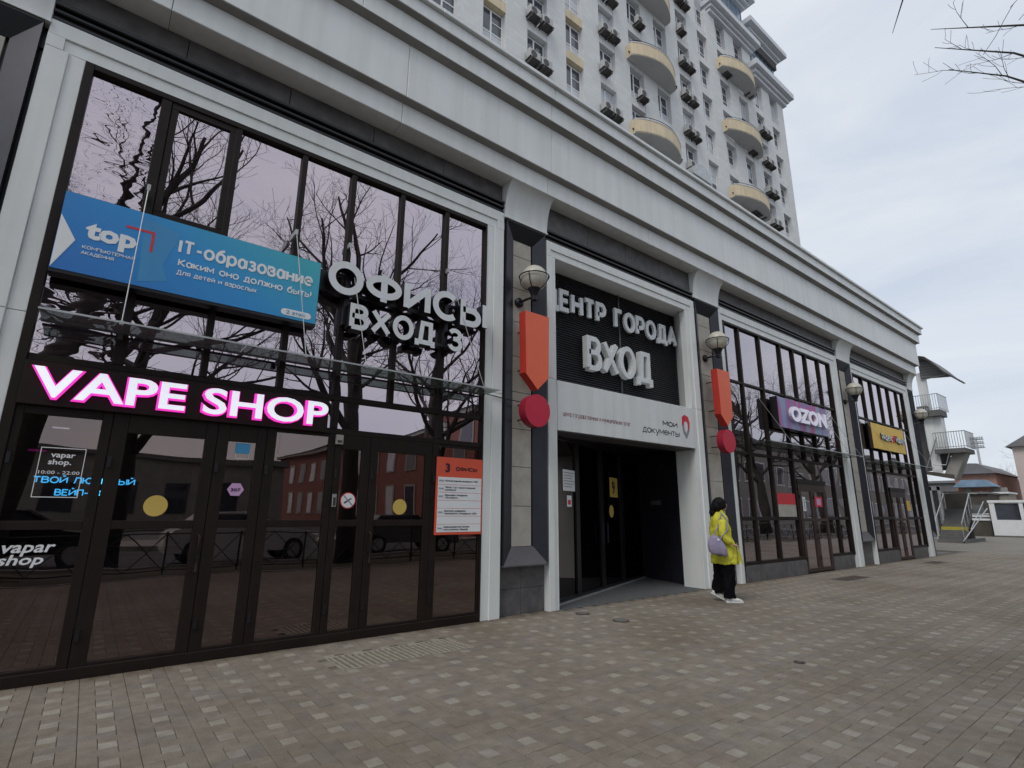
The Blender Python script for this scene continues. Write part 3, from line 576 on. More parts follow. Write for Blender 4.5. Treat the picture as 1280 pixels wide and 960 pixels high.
# bay A
SA = MB().box(-.738, -.66, .01, .14, 0, 6.2, .005).box(4.55, 4.579, .01, .14, 0, 6.2, .005).box(-.66, 4.55, .01, .14, 6.13, 6.2, .005).box(-.738, 4.579, .012, .14, 0, .10, .005).build('shopfront', 'brown', B)
xm = [-.66, .02, .79, 1.60, 2.28, 3.04, 3.81, 4.55]
for x, w_ in zip(xm[1:-1], (.10, .07, .07, .075, .07, .075)):
    mull(x, w_, 2.93, 6.13, SA)
trans(2.90, .07, -.66, 4.55, SA); trans(2.475, .07, -.66, 4.55, SA)
mull(2.30, .075, 2.51, 2.865, SA); mull(3.82, .075, 2.51, 2.865, SA)
for i in range(7):
    a, b = xm[i] + (.05 if i else 0), xm[i + 1] - (.05 if i < 6 else 0)
    if i == 0: pane(a - .01, b + .01, 2.93, 6.13, SA, 'glasswavy')
    elif i == 1:
        MB().box(.075, .76, .03, .1, 6.05, 6.13, .004).box(.075, .145, .03, .1, 4.72, 6.05, .004).box(.69, .76, .03, .1, 4.72, 6.05, .004).box(.075, .76, .03, .1, 4.65, 4.72, .004).build('opening_sash', 'brown', SA)
        pane(.14, .70, 4.7, 6.07, SA, y=.06); pane(a - .02, b + .02, 2.93, 4.66, SA)
    else: pane(a - .02, b + .02, 2.93, 6.13, SA)
for a, b in ((-.66, 2.265), (2.335, 3.785), (3.855, 4.55)): pane(a, b, 2.51, 2.87, SA)
leaf(-.66, .07, -.60, -.015, SA, pt=2.36, handle=None)
leaf(.075, 1.01, .205, .90, SA, handle=.97)
leaf(1.015, 1.52, 1.13, 1.42, SA, handle=None)
leaf(1.525, 2.33, 1.63, 2.25, SA, pt=2.43)
leaf(2.335, 2.80, 2.42, 2.69, SA, pt=2.26)
leaf(2.805, 3.72, 2.91, 3.62, SA, pt=2.26, handle=2.86)
leaf(3.725, 4.55, 3.83, 4.53, SA, pt=2.44)
MB().box(-.66, 4.55, .045, .1, 2.40, 2.47).build('door_head', 'brown', SA)
# bay L (mostly outside the frame)
SL = MB().box(-8.16, -8.08, .01, .14, 0, 6.2).box(-2.45, -2.39, .01, .14, 0, 6.2).box(-8.08, -2.45, .01, .14, 6.13, 6.2).box(-8.16, -2.39, .012, .14, 0, .35).build('shopfront', 'brown', B)
for i in range(1, 7): mull(-8.16 + i * .825, .07, .35, 6.13, SL)
for z in (1.39, 2.9, 4.68): trans(z, .07, -8.08, -2.45, SL)
for i in range(7): pane(-8.13 + i * .82, -8.13 + i * .82 + .82, .35, 6.13, SL, 'glassC', .08 + .0001 * i)
# bays C and D
def front(xl, xr, ms, door, name):
    s = MB().box(xl, xl + .07, .01, .14, .36, 6.2, .004).box(xr - .07, xr, .01, .14, .36, 6.2, .004).box(xl + .07, xr - .07, .01, .14, 6.14, 6.2, .004).build('shopfront', 'brown', B)
    xs_ = [xl + .04] + ms + [xr - .04]
    dl, dr = door
    for x in ms:
        inside = dl - .02 < x < dr + .02
        mull(x, .075, 2.95 if inside else .40, 6.14, s, 'brown')
    for z, h in ((4.68, .06), (2.92, .07)): trans(z, h, xl + .07, xr - .07, s)
    for a, b in ((xl + .07, dl), (dr, xr - .07)):
        trans(1.39, .09, a, b, s); trans(.40, .08, a, b, s)
        n_ = max(1, round((b - a) / 1.1))
        for i in range(n_): MB().box(a + (b - a) * i / n_ + .003, a + (b - a) * (i + 1) / n_ - .003, .03, .14, 0, .36, .003).build('plinth_tile', 'darktile', s)
    for a, b in zip(xs_, xs_[1:]):
        inside = dl - .05 < (a + b) / 2 < dr + .05
        for z0, z1 in ((4.71, 6.14), (2.95, 4.65)) + (() if inside else ((1.435, 2.885), (.44, 1.345))): pane(a + .03, b - .03, z0, z1, s, 'glassC', .075)
    c = (dl + dr) / 2
    leaf(dl, c - .003, dl + .13, c - .12, s, zt=2.3, pt=2.1, handle=c - .06, mt='brownred', gm='glassC'); leaf(c + .003, dr, c + .12, dr - .13, s, zt=2.3, pt=2.1, handle=c + .06, mt='brownred', gm='glassC')
    MB().box(dl - .05, dr + .05, .02, .14, 2.30, 2.42, .004).build('door_head', 'brown', s)
    pane(dl, dr, 2.42, 2.885, s, 'glassC', .08)
    return s
SC = front(11.754, 17.997, [12.5, 13.55, 14.71, 15.51, 16.32, 17.19], (14.84, 16.5), 'c')
SD = front(19.750, 24.812, [20.66, 21.49, 22.33, 23.19, 24.1], (21.75, 23.2), 'd')
# interiors seen faintly through the glass
def shelf(x0, x1, y0, y1, h, lb, goods):
    t = thing('shelf_unit', lb, 'shelf', ((x0 + x1) / 2, y0, 0), 'shelves inside the shops')
    MB().box(x0, x0 + .03, y0, y1, 0, h).box(x1 - .03, x1, y0, y1, 0, h).box(x0, x1, y1 - .02, y1, 0, h).build('side_panel', 'shelf', t)
    for i in range(int(h / .45) + 1): MB().box(x0 + .03, x1 - .03, y0, y1 - .02, .05 + i * .45, .08 + i * .45).build('shelf', 'shelf', t)
shelf(-1.2, 1.2, 3.1, 3.5, 2.3, 'tall dark display shelf behind the leftmost shop doors', 1)
shelf(12.2, 14.2, 2.4, 2.8, 2.1, 'dark storage rack behind the glass under the purple sign', 1)
shelf(20.2, 22.0, 2.4, 2.8, 2.1, 'dark storage rack behind the glass under the amber sign', 1)
t = thing('shop_counter', 'long pale grey counter inside the leftmost shop', 'counter', (.2, 2.2, 0)); MB().box(-.5, 1.1, 2.1, 2.6, 0, .92).build('counter_body', 'roomwall', t); MB().box(-.55, 1.15, 2.05, 2.65, .92, .96).build('counter_top', 'shelf', t)

# entrance bay B ----------------------------------------------------
LV = thing('louvre_screen', 'black horizontal louvre screen behind the raised letters over the entrance', 'louvre', (8.2, .45, 3.7))
MB().box(6.104, 10.60, .50, .54, 3.6, 6.3).build('backing', 'black', LV)
sl = MB().prism([(.455, -.012), (.47, -.018), (.497, .012), (.482, .018)], 6.104, 10.60, 'x').mesh('slat', 'louver', Vector((8.2, .45, 0)))
for i in range(52):
    o = bpy.data.objects.new('slat', sl); COL.objects.link(o); o.parent = LV; o.location = (0, 0, 3.74 + i * .0465 - 3.7)
MB().box(8.33, 8.37, .44, .46, 3.7, 6.2).build('joint_cover', 'louver', LV)
RB = MB().box(10.152, 10.60, .16, .5, 0, 3.70).add([(10.152, .16, 0), (10.40, .5, 0), (10.40, .5, 6.06), (10.152, .16, 6.06), (10.49, .16, 0), (10.6, .5, 0), (10.6, .5, 6.06), (10.49, .16, 6.06)], [(0, 1, 2, 3), (4, 5, 6, 7), (3, 2, 6, 7)]).box(6.0, 6.104, .16, .45, 0, 6.06).add([(6.104, .1, 6.06), (10.3, .1, 6.06), (10.4, .5, 6.075), (6.104, .5, 6.075), (6.104, .1, 6.3), (10.3, .1, 6.3), (10.4, .5, 6.3), (6.104, .5, 6.3)], [(0, 1, 2, 3), (0, 4, 5, 1), (4, 5, 6, 7)]).build('entrance_reveal', 'panel', B)
MB().box(6.104, 10.152, -.018, .50, 2.86, 3.735, .004).build('sign_panel', 'panel2', B)
MB().box(6.104, 11.2, .5, 2.6, 2.90, 3.0).build('porch_soffit', 'dark', B)
MB().box(6.104, 10.152, .02, .5, 2.84, 2.858).build('soffit_edge', 'sill', B)
# oblique glazed wall and tiled side wall of the porch
def obl(p0, p1, t0, t1, z0, z1, th, off, mb):
    a = Vector((p0[0], p0[1], 0)); b = Vector((p1[0], p1[1], 0)); dr_ = (b - a).normalized(); n_ = Vector((dr_.y, -dr_.x, 0))
    q0 = a + dr_ * t0 + n_ * off; q1 = a + dr_ * t1 + n_ * off; r0 = q0 + n_ * th; r1 = q1 + n_ * th
    return mb.prism([(q0.x, q0.y), (q1.x, q1.y), (r1.x, r1.y), (r0.x, r0.y)], z0, z1, 'z')
PA, PB = (6.2, .33), (10.86, 2.12); LN = (Vector(PB) - Vector(PA)).length
pd = obl(PA, PB, 0, LN, 0, .08, .06, 0, MB()); obl(PA, PB, 0, LN, 2.78, 2.9, .06, 0, pd)
for t_ in (0, .98, 1.05, 2.2, 2.28, 3.4, 3.48, LN - .08): obl(PA, PB, t_, t_ + .09, .08, 2.78, .06, 0, pd)
PD = pd.build('porch_glazing', 'black', B)
for a, b, gm in ((.09, .98, 'dk1'), (1.14, 2.2, 'dkg'), (2.37, 3.4, 'dkg'), (3.57, LN - .08, 'dkg')):
    if 'dk1' not in M: M['dk1'] = glass('entrance_side_glass', tint=(.15, .15, .15), gcol=(.4, .36, .35), base=.05)
    if gm == 'dkg' and 'dkg' not in M: M['dkg'] = glass('dark_porch_glass', tint=(.05, .05, .05), gcol=(.3, .28, .28), base=.05)
    obl(PA, PB, a, b, .08, 2.78, .008, .02, MB()).build('glass_pane', gm, PD)
SW0, SW1 = (10.86, 2.12), (10.35, .5)
for i in range(3):
    for j in range(4): obl(SW0, SW1, i * .565 + .003, (i + 1) * .565 - .003, j * .725 + .002, j * .725 + .722, .04, 0, MB()).build('porch_wall_tile', 'darktile' if False else 'dark', B)
MB().box(6.1, 11, -.0, 2.3, -.02, .004).build('entrance_floor', 'mat', B)

obl(PA, PB, .02, LN - .02, .004, .03, .03, .07, MB()).build('threshold', 'galv', PD)
for t_ in (2.15, 2.42): obl(PA, PB, t_, t_ + .025, .9, 1.3, .025, .09, MB()).build('handle', 'dark', PD)
# vestibule room glow stays dark; paper notices and marks on the oblique glazing
def obq(p0, p1, t0, t1, z0, z1, name, mt, par, off=.034): return obl(p0, p1, t0, t1, z0, z1, .003, off, MB()).build(name, mt, par)
NT = thing('notice_sheet', 'white paper notice with two text columns on the glass left of the entrance', 'notice', (6.8, .5, 2.0)); obq(PA, PB, .46, 1.0, 1.88, 2.26, 'sheet', 'whiteprint', NT)
for j in range(6): obq(PA, PB, .5, .95 - .05 * (j % 3), 2.2 - j * .05, 2.212 - j * .05, 'text_line', 'greyprint', NT, .0375)
NT2 = thing('notice_sticker', 'small square white sticker under the paper notice by the entrance', 'sticker', (6.9, .55, 1.7)); obq(PA, PB, .62, .82, 1.6, 1.8, 'sheet', 'whiteprint', NT2); obq(PA, PB, .66, .78, 1.64, 1.72, 'mark', 'redprint', NT2, .0375)
NN = thing('number_sign', 'yellow plate reading 9 on the dark entrance glass', 'sign', (9.05, 1.4, 2.0))
obq(PA, PB, 2.80, 3.28, 1.83, 2.25, 'plate', 'yellowprint', NN)
dirv = (Vector(PB) - Vector(PA)).normalized()
def otext(body, t, z, h, par, mt, off=.0385, bold=.02, squeeze=1):
    vs, fs = text_mesh(body, bold, 3); k = h / .73; nrm = Vector((dirv.y, -dirv.x)); mb = MB()
    for v in vs: mb.v.append(tuple((Vector(PA) + dirv * (t + v.x * k * squeeze) + nrm * (off + (v.z + .5) * .003)).to_3d() + Vector((0, 0, z + v.y * k))))
    mb.f = [f for f, _ in fs]; mb.mi = [0] * len(fs); return mb.build('lettering', mt, par)
otext('9', 2.92, 1.91, .27, NN, 'blackprint')
NY = thing('yellow_dot', 'yellow warning disc on the dark entrance glass below the number plate', 'sticker', (8.9, 1.33, 1.53))
vs = [(2.86 + .13 * math.cos(a), 1.53 + .13 * math.sin(a)) for a in [i * math.pi / 10 for i in range(20)]]
nrm = Vector((dirv.y, -dirv.x)); mb = MB()
pts0 = [((Vector(PA) + dirv * t + nrm * .033).to_3d() + Vector((0, 0, z))) for t, z in vs]; pts1 = [((Vector(PA) + dirv * t + nrm * .037).to_3d() + Vector((0, 0, z))) for t, z in vs]
mb.add(pts0 + pts1, [tuple(range(20)), tuple(range(20, 40))] + [(i, (i + 1) % 20, 20 + (i + 1) % 20, 20 + i) for i in range(20)]); mb.build('disc', 'yellowprint', NY)
PLT = thing('door_plate', 'small grey metal name plate on the dark porch side wall', 'sign', (10.6, 1.4, 1.7)); obl(SW0, SW1, .5, .9, 1.68, 1.8, .01, .042, MB()).build('plate', 'sill', PLT); obl(SW0, SW1, .55, .85, 1.73, 1.75, .002, .0535, MB()).build('text_line', 'greyprint', PLT)

# ------------------------------------------------------------------ signs
# blue banner
bm_ = bpy.data.materials.new('blue_gradient_print'); bm_.use_nodes = True; n = bm_.node_tree.nodes; l = bm_.node_tree.links.new
ge = n.new('ShaderNodeNewGeometry'); sp = n.new('ShaderNodeSeparateXYZ'); l(ge.outputs['Position'], sp.inputs[0])
m1 = n.new('ShaderNodeMath'); m1.operation = 'MULTIPLY_ADD'; m1.inputs[1].default_value = .30; m1.inputs[2].default_value = .2; l(sp.outputs[0], m1.inputs[0])
m2 = n.new('ShaderNodeMath'); m2.operation = 'MULTIPLY_ADD'; m2.inputs[1].default_value = .45; l(sp.outputs[2], m2.inputs[0]); l(m1.outputs[0], m2.inputs[2])
m3 = n.new('ShaderNodeMath'); m3.operation = 'ADD'; m3.inputs[1].default_value = -1.75; l(m2.outputs[0], m3.inputs[0])
cr_ = n.new('ShaderNodeValToRGB'); e = cr_.color_ramp; e.elements[0].position = 0; e.elements[0].color = (.018, .14, .44, 1); e.elements[1].position = 1; e.elements[1].color = (.045, .34, .42, 1); k = e.elements.new(.5); k.color = (.02, .22, .52, 1)
l(m3.outputs[0], cr_.inputs[0]); l(cr_.outputs[0], n['Principled BSDF'].inputs['Base Color']); n['Principled BSDF'].inputs['Roughness'].default_value = .5
l(cr_.outputs[0], n['Principled BSDF'].inputs['Emission Color']); n['Principled BSDF'].inputs['Emission Strength'].default_value = .10
M['banner'] = bm_
BN = thing('banner_sign', 'large blue lightbox advertising IT courses across the upper left panes', 'sign', (.6, -.2, 4.1))
MB().box(-.64, 1.875, -.19, -.02, 3.70, 4.555).build('sign_box', 'black', BN)
MB().box(-.635, 1.87, -.196, -.19, 3.735, 4.55).build('sign_face', 'banner', BN)
mb = MB().prism([(-.632, 3.74), (-.49, 4.06), (-.632, 4.30)], -.199, -.196, 'y'); mb.build('white_arrow', 'whiteprint', BN)
M['bluepale'] = mat('pale_blue_print', (.05, .27, .55), .5, 0, .02)
MB().prism([(.0, 3.74), (.34, 4.10), (.22, 3.98), (.42, 4.30), (.0, 4.42), (-.32, 4.5), (-.55, 4.49), (-.40, 4.28), (-.42, 4.0)][::-1], -.1975, -.196, 'y').build('pale_shape', 'bluepale', BN) if False else None
MB().prism([(.02, 4.50), (.36, 4.42), (.30, 4.22), (.24, 4.02), (.30, 3.85), (.05, 3.78)], -.1975, -.196, 'y').build('pale_shape', 'bluepale', BN)
text('top', -.43, 4.12, -.1978, .185, BN, 'whiteprint', w=.42, bold=.045)
MB().box(-.12, .13, -.199, -.196, 4.335, 4.36).box(.105, .13, -.199, -.196, 4.13, 4.335).build('red_corner', 'redprint', BN)
text('КОМПЬЮТЕРНАЯ', -.43, 3.995, -.1978, .035, BN, 'whiteprint', w=.43, bold=.01); text('АКАДЕМИЯ', -.43, 3.935, -.1978, .035, BN, 'whiteprint', w=.26, bold=.01)
text('IT-образование', .35, 4.20, -.1978, .165, BN, 'whiteprint', w=1.44, bold=.024)
text('Каким оно должно быть!', .37, 4.055, -.1978, .085, BN, 'whiteprint', w=1.42, bold=.016)
text('Для детей и взрослых', .37, 3.955, -.1978, .055, BN, 'whiteprint', w=.80, bold=.012)
MB().prism([(1.46 + .04 + .04 * math.cos(a), 3.81 + .04 * math.sin(a)) for a in [R(90 + 20 * i) for i in range(10)]] + [(1.77 + .04 * math.cos(a), 3.81 + .04 * math.sin(a)) for a in [R(-90 + 20 * i) for i in range(10)]], -.199, -.196, 'y').build('pill', 'whiteprint', BN)
text('2 этаж', 1.52, 3.79, -.1992, .042, BN, 'blueprint', w=.22, bold=.01)
# vape sign
VS = thing('shop_sign', 'white glowing letters VAPE SHOP with a magenta halo on a dark panel', 'sign', (.8, -.05, 2.65))
MB().box(-.66, 2.19, -.03, .03, 2.44, 2.855, .004).build('backing_panel', 'brown', VS)
letters('VAPE SHOP', -.585, 2.155, 2.515, 2.80, -.12, .02, VS, ['faceglow', 'magenta'], bold=.018, outline=(.028, .05, .03, ['magenta', 'magenta']))
# offices letters
OF = thing('offices_sign', 'big grey letters on two lines spelling ОФИСЫ and ВХОД 3', 'sign', (3.2, -.15, 4.1))
letters('ОФИСЫ', 1.97, 4.46, 4.215, 4.675, -.20, .17, OF, ['letter', 'black'], bold=.034)
letters('ВХОД 3', 2.29, 4.02, 3.78, 4.13, -.20, .17, OF, ['letter', 'black'], bold=.028)
MB().box(2.0, 4.5, -.05, -.02, 4.28, 4.33).box(2.0, 4.5, -.05, -.02, 4.5, 4.55).box(2.3, 4.05, -.05, -.02, 3.86, 3.90).box(2.25, 2.32, -.06, .02, 3.86, 4.5).box(3.78, 3.84, -.06, .02, 3.86, 4.5).box(1.9, 2.0, -.04, .02, 4.28, 4.55).build('mounting_rail', 'black', OF)
# directory board
DB = thing('directory_board', 'orange and white office directory board beside the white door jamb', 'sign', (4.18, .02, 1.7))
MB().box(3.79, 4.57, .008, .03, 1.185, 2.255, .003).build('board', 'orangeprint', DB)
text('3', 3.93, 2.05, .0065, .12, DB, 'blackprint', bold=.04); text('ОФИСЫ', 4.10, 2.07, .0065, .058, DB, 'blackprint', w=.37, bold=.03)
rows = [('2025', ['Компьютерная академия ТОП']), ('2040', ['Пегас Тур туристическая', 'компания']), ('2037', ['Языковая Академия', '«Лингвист»']), None, ('2002', ['Высокий Цифровой', 'технологии «Академия ТОП»']), None, ('2004', ['Краснодарская Школа', 'Иностранных Языков'])]
for i, r_ in enumerate(rows):
    z1 = 1.975 - i * .1085
    MB().box(3.815, 4.55, .0045, .008, z1 - .1035, z1, .0015).build('name_strip', 'whiteprint', DB)
    if r_:
        text(r_[0], 3.825, z1 - .06, .003, .022, DB, 'greyprint', w=.08)
        for j, s_ in enumerate(r_[1]): text(s_, 3.93, z1 - (.06 if len(r_[1]) == 1 else .042) - j * .036, .003, .022, DB, 'blackprint', w=.022 * len(s_), bold=.01)
# city centre letters on louvre
CC = thing('city_centre_sign', 'white raised letters ЦЕНТР ГОРОДА on the black louvres', 'sign', (8.2, .3, 5.5))
letters('ЦЕНТР ГОРОДА', 6.12, 10.25, 5.24, 5.69, .33, .05, CC, ['letter', 'panel'], bold=.03)
CV = thing('entrance_sign', 'large thick white letters ВХОД under the city centre line', 'sign', (8.2, .25, 4.5))
letters('ВХОД', 7.16, 9.16, 4.18, 4.87, .26, .13, CV, ['letter', 'panel'], bold=.006)
# documents panel print
MD = thing('services_lettering', 'small red and black print with a hexagon mark on the white entrance panel', 'sign', (8, -.02, 3.2))
text('центр государственных и муниципальных услуг', 6.22, 3.12, -.0185, .085, MD, 'maroonprint', w=1.78, depth=.002, bold=-.03)
text('мои', 9.02, 3.24, -.0185, .135, MD, 'blackprint', w=.50, depth=.002, bold=.02)
text('документы', 8.36, 3.05, -.0185, .135, MD, 'blackprint', w=1.22, depth=.002, bold=.0)
hx = lambda cx, cz, r, a0, a1: [(cx + r * .62 * math.cos(R(a)), cz + r * math.sin(R(a))) for a in range(a0, a1 + 1, 45)]
cxh, czh = 9.83, 3.28
oc = [(9.70, 3.50), (9.80, 3.56), (9.93, 3.52), (9.97, 3.40), (9.95, 3.22), (9.83, 3.03), (9.72, 3.16), (9.69, 3.34)]
ic = [(cxh + (x - cxh) * .5, czh + (z - czh) * .5) for x, z in oc]
for i in range(8):
    j = (i + 1) % 8
    MB().prism([oc[i], oc[j], ic[j], ic[i]], -.0205, -.0185, 'y').build('emblem_facet', 'greyprint' if i in (5, 6, 4) else ('crimson' if i in (0, 7) else 'redprint'), MD)

# OZON sign
om = bpy.data.materials.new('purple_patch_print'); om.use_nodes = True; n = om.node_tree.nodes; l = om.node_tree.links.new
ge = n.new('ShaderNodeNewGeometry'); mp_ = n.new('ShaderNodeMapping'); mp_.inputs['Rotation'].default_value = (0, R(50), 0); mp_.inputs['Scale'].default_value = (1.5, 1, .5); l(ge.outputs['Position'], mp_.inputs[0])
nz3 = n.new('ShaderNodeTexNoise'); nz3.inputs['Scale'].default_value = 1.3; nz3.inputs['Detail'].default_value = 0; l(mp_.outputs[0], nz3.inputs[0])
cr2 = n.new('ShaderNodeValToRGB'); cr2.color_ramp.interpolation = 'EASE'
for p_, c_ in ((.40, (.28, .30, .50, 1)), (.50, (.24, .17, .40, 1)), (.58, (.46, .06, .26, 1)), (.66, (.22, .36, .50, 1))):
    q = cr2.color_ramp.elements.new(p_); q.color = c_
l(nz3.outputs[0], cr2.inputs[0]); l(cr2.outputs[0], n['Principled BSDF'].inputs['Base Color']); n['Principled BSDF'].inputs['Roughness'].default_value = .4
cr2.color_ramp.elements[0].color = (.30, .32, .52, 1); cr2.color_ramp.elements[-1].color = (.22, .30, .50, 1)
M['ozon'] = om
OZ = thing('pickup_sign', 'purple blue sign box with white letters OZON above the shop door', 'sign', (15.1, -.2, 4.1))
MB().box(13.72, 16.66, -.19, .0, 3.68, 4.50).build('sign_box', 'black', OZ); MB().box(13.73, 16.65, -.20, -.19, 3.69, 4.49).build('sign_face', 'ozon', OZ)
letters('OZON', 14.25, 16.42, 3.92, 4.30, -.28, .07, OZ, ['ozonface', 'letter'], bold=.045)
YN = thing('market_sign', 'amber sign box with small white letters Яндекс Маркет near the arcade end', 'sign', (21.7, -.2, 4.1))
MB().box(20.45, 23.6, -.09, .0, 3.68, 4.55).build('sign_box', 'brownred', YN); MB().box(20.45, 23.6, -.10, -.09, 3.68, 4.55).build('sign_face', 'yansign', YN)
letters('Яндекс', 21.15, 22.25, 4.02, 4.25, -.15, .04, YN, ['whiteprint', 'black'], bold=.02); letters('Маркет', 22.55, 23.5, 4.02, 4.25, -.15, .04, YN, ['whiteprint', 'black'], bold=.02)
MB().prism([(22.33, 4.18), (22.37, 4.25), (22.43, 4.25), (22.47, 4.18), (22.40, 4.0)], -.15, -.10, 'y').build('pin_mark', 'redprint', YN)

# stickers and lettering on the door glass of bay A
def disc_thing(name, label, x, z, r, mt, y=.052, cat='sticker', group=None):
    t = thing(name, label, cat, (x, y, z), group); MB().disc(x, z, r, y, y + .003).build('disc', mt, t); return t
disc_thing('yellow_dot', 'yellow warning disc on the wide glass door left of the hexagon sticker', .545, 1.535, .105, 'yellowprint')
disc_thing('yellow_dot', 'yellow warning disc on the glass door beside the orange directory board', 3.27, 1.555, .10, 'yellowprint')
t = disc_thing('no_smoking_sign', 'round white no smoking sign on a narrow dark door', 2.555, 1.625, .10, 'redprint', .05)
MB().disc(2.555, 1.625, .088, .047, .05).build('white_disc', 'whiteprint', t); MB().prism([(2.50, 1.60), (2.515, 1.585), (2.60, 1.645), (2.592, 1.658)], .0455, .047, 'y').build('cigarette', 'blackprint', t)
MB().prism([(2.488, 1.682), (2.498, 1.692), (2.622, 1.568), (2.612, 1.558)], .044, .0455, 'y').build('slash', 'greyprint', t)
t = thing('hexagon_sticker', 'lilac hexagon sticker reading 307 on the narrow door', 'sticker', (1.265, .05, 1.72))
MB().prism([(1.265 + .085 * math.cos(R(60 * i)), 1.72 + .078 * math.sin(R(60 * i))) for i in range(6)], .05, .053, 'y').build('plate', 'pinkprint', t); text('307', 1.215, 1.70, .0488, .035, t, 'blackprint', w=.10, bold=.02)
t = thing('blue_sticker', 'small blue square sticker with white outline at the top of the narrow door', 'sticker', (1.28, .05, 2.17))
MB().box(1.215, 1.36, .05, .053, 2.12, 2.235).build('sheet', 'blueprint', t)
MB().box(1.215, 1.36, .05, .052, 2.06, 2.065).box(1.215, 1.22, .05, .052, 2.065, 2.12).box(1.355, 1.36, .05, .052, 2.065, 2.12).build('outline', 'whiteprint', t)
t = thing('opening_hours_print', 'white outlined print vapar shop with opening hours on the leftmost pane', 'lettering', (-.25, .05, 1.8))
MB().box(-.425, -.09, .055, .057, 2.055, 2.062).box(-.425, -.09, .055, .057, 1.60, 1.607).box(-.425, -.419, .055, .057, 1.607, 2.055).box(-.096, -.09, .055, .057, 1.607, 2.055).build('outline', 'whiteprint', t)
text('vapar', -.345, 1.972, .055, .05, t, 'whiteprint', w=.18, bold=.02); text('shop.', -.355, 1.905, .055, .05, t, 'whiteprint', w=.17, bold=.02); text('10:00 - 22:00', -.41, 1.815, .055, .032, t, 'whiteprint', w=.30, bold=.005)
t = thing('window_lettering', 'large slanted white print vapar shop on the lowest left pane', 'lettering', (-.35, .05, 1.1))
text('vapar', -.56, 1.115, .055, .10, t, 'whiteprint', w=.37, bold=.02, shear=.25); text('shop', -.56, 1.01, .055, .09, t, 'whiteprint', w=.31, bold=.02, shear=.25)
t = thing('neon_sign', 'cyan neon words ТВОЙ ЛЮБИМЫЙ ВЕЙП-ШОП glowing behind the left glass', 'neon sign', (0, .25, 1.75))
text('ТВОЙ ЛЮБИМЫЙ', -.445, 1.735, .16, .062, t, 'cyanneon', w=.79, depth=.008, bold=.02); text('ВЕЙП-ШОП', -.27, 1.62, .16, .062, t, 'cyanneon', w=.45, depth=.008, bold=.02)
t = thing('intercom', 'small silver intercom panel with buttons on the dark door post', 'intercom', (2.37, .02, 1.63)); MB().box(2.345, 2.395, .012, .035, 1.545, 1.70, .003).build('housing', 'steel', t); MB().box(2.353, 2.387, .009, .012, 1.56, 1.66).build('keypad', 'acdark', t)
t = thing('sensor_box', 'small beige alarm box on the transom right of the magenta halo letters', 'alarm box', (2.36, .0, 2.38)); MB().box(2.325, 2.415, -.01, .03, 2.31, 2.43, .006).build('housing', 'stone', t); MB().box(2.34, 2.40, -.013, -.01, 2.33, 2.36).build('grille', 'acdark', t)
for lx, lz, mt_, lb in ((-.35, 2.33, 'faceglow', 'thin white light strip glowing inside the leftmost shop'), (-.5, 2.08, 'magentadim', 'thin pink light strip glowing low inside the leftmost shop')):
    t = thing('light_strip', lb, 'lamp', (lx, .8, lz)); MB().box(lx - .07, lx + .07, .8, .83, lz, lz + .012).build('tube', mt_, t); MB().box(lx - .08, lx + .08, .83, .86, lz - .01, lz + .025).build('holder', 'shelf', t)
# C and D stickers
def sheet(name, label, x0, x1, z0, z1, mt, extra=None, y=.045):
    t = thing(name, label, 'poster', ((x0 + x1) / 2, y, (z0 + z1) / 2)); MB().box(x0, x1, y, y + .004, z0, z1).build('sheet', mt, t)
    if extra: MB().box(*extra[:2], y - .003, y, *extra[2:4]).build('band', extra[4], t)
    return t
sheet('window_poster', 'red topped white poster in the window left of the purple sign door', 13.66, 14.62, 1.42, 2.02, 'stone', (13.66, 14.62, 1.74, 2.02, 'redprint'))
t = sheet('window_poster', 'narrow white notice with dark writing on the left red-brown door', 15.0, 15.17, 1.58, 1.95, 'whiteprint', (15.06, 15.11, 1.62, 1.9, 'greyprint'), .03)
sheet('window_poster', 'pink shop poster on the right red-brown door', 15.75, 16.2, 1.70, 1.97, 'redprint', (15.85, 16.1, 1.75, 1.92, 'pinkprint'), .03)
t = thing('pepsi_style_sticker', 'x', 'x'); COL.objects.unlink(t); bpy.data.objects.remove(t)
t = thing('lit_shop_sign', 'small round blue and pink lit sign hanging inside right of the door', 'sign', (16.76, .2, 1.85)); MB().disc(16.76, 1.88, .17, .2, .24).build('disc', 'lampwhite', t); MB().box(16.66, 16.88, .19, .2, 1.84, 1.92).build('white_band', 'faceglow', t); MB().box(16.66, 16.86, .2, .23, 1.58, 1.72).build('lower_plate', 'magentadim', t)
sheet('window_poster', 'bright yellow square poster on the far door glass', 23.1, 23.62, 1.65, 2.0, 'yansign')

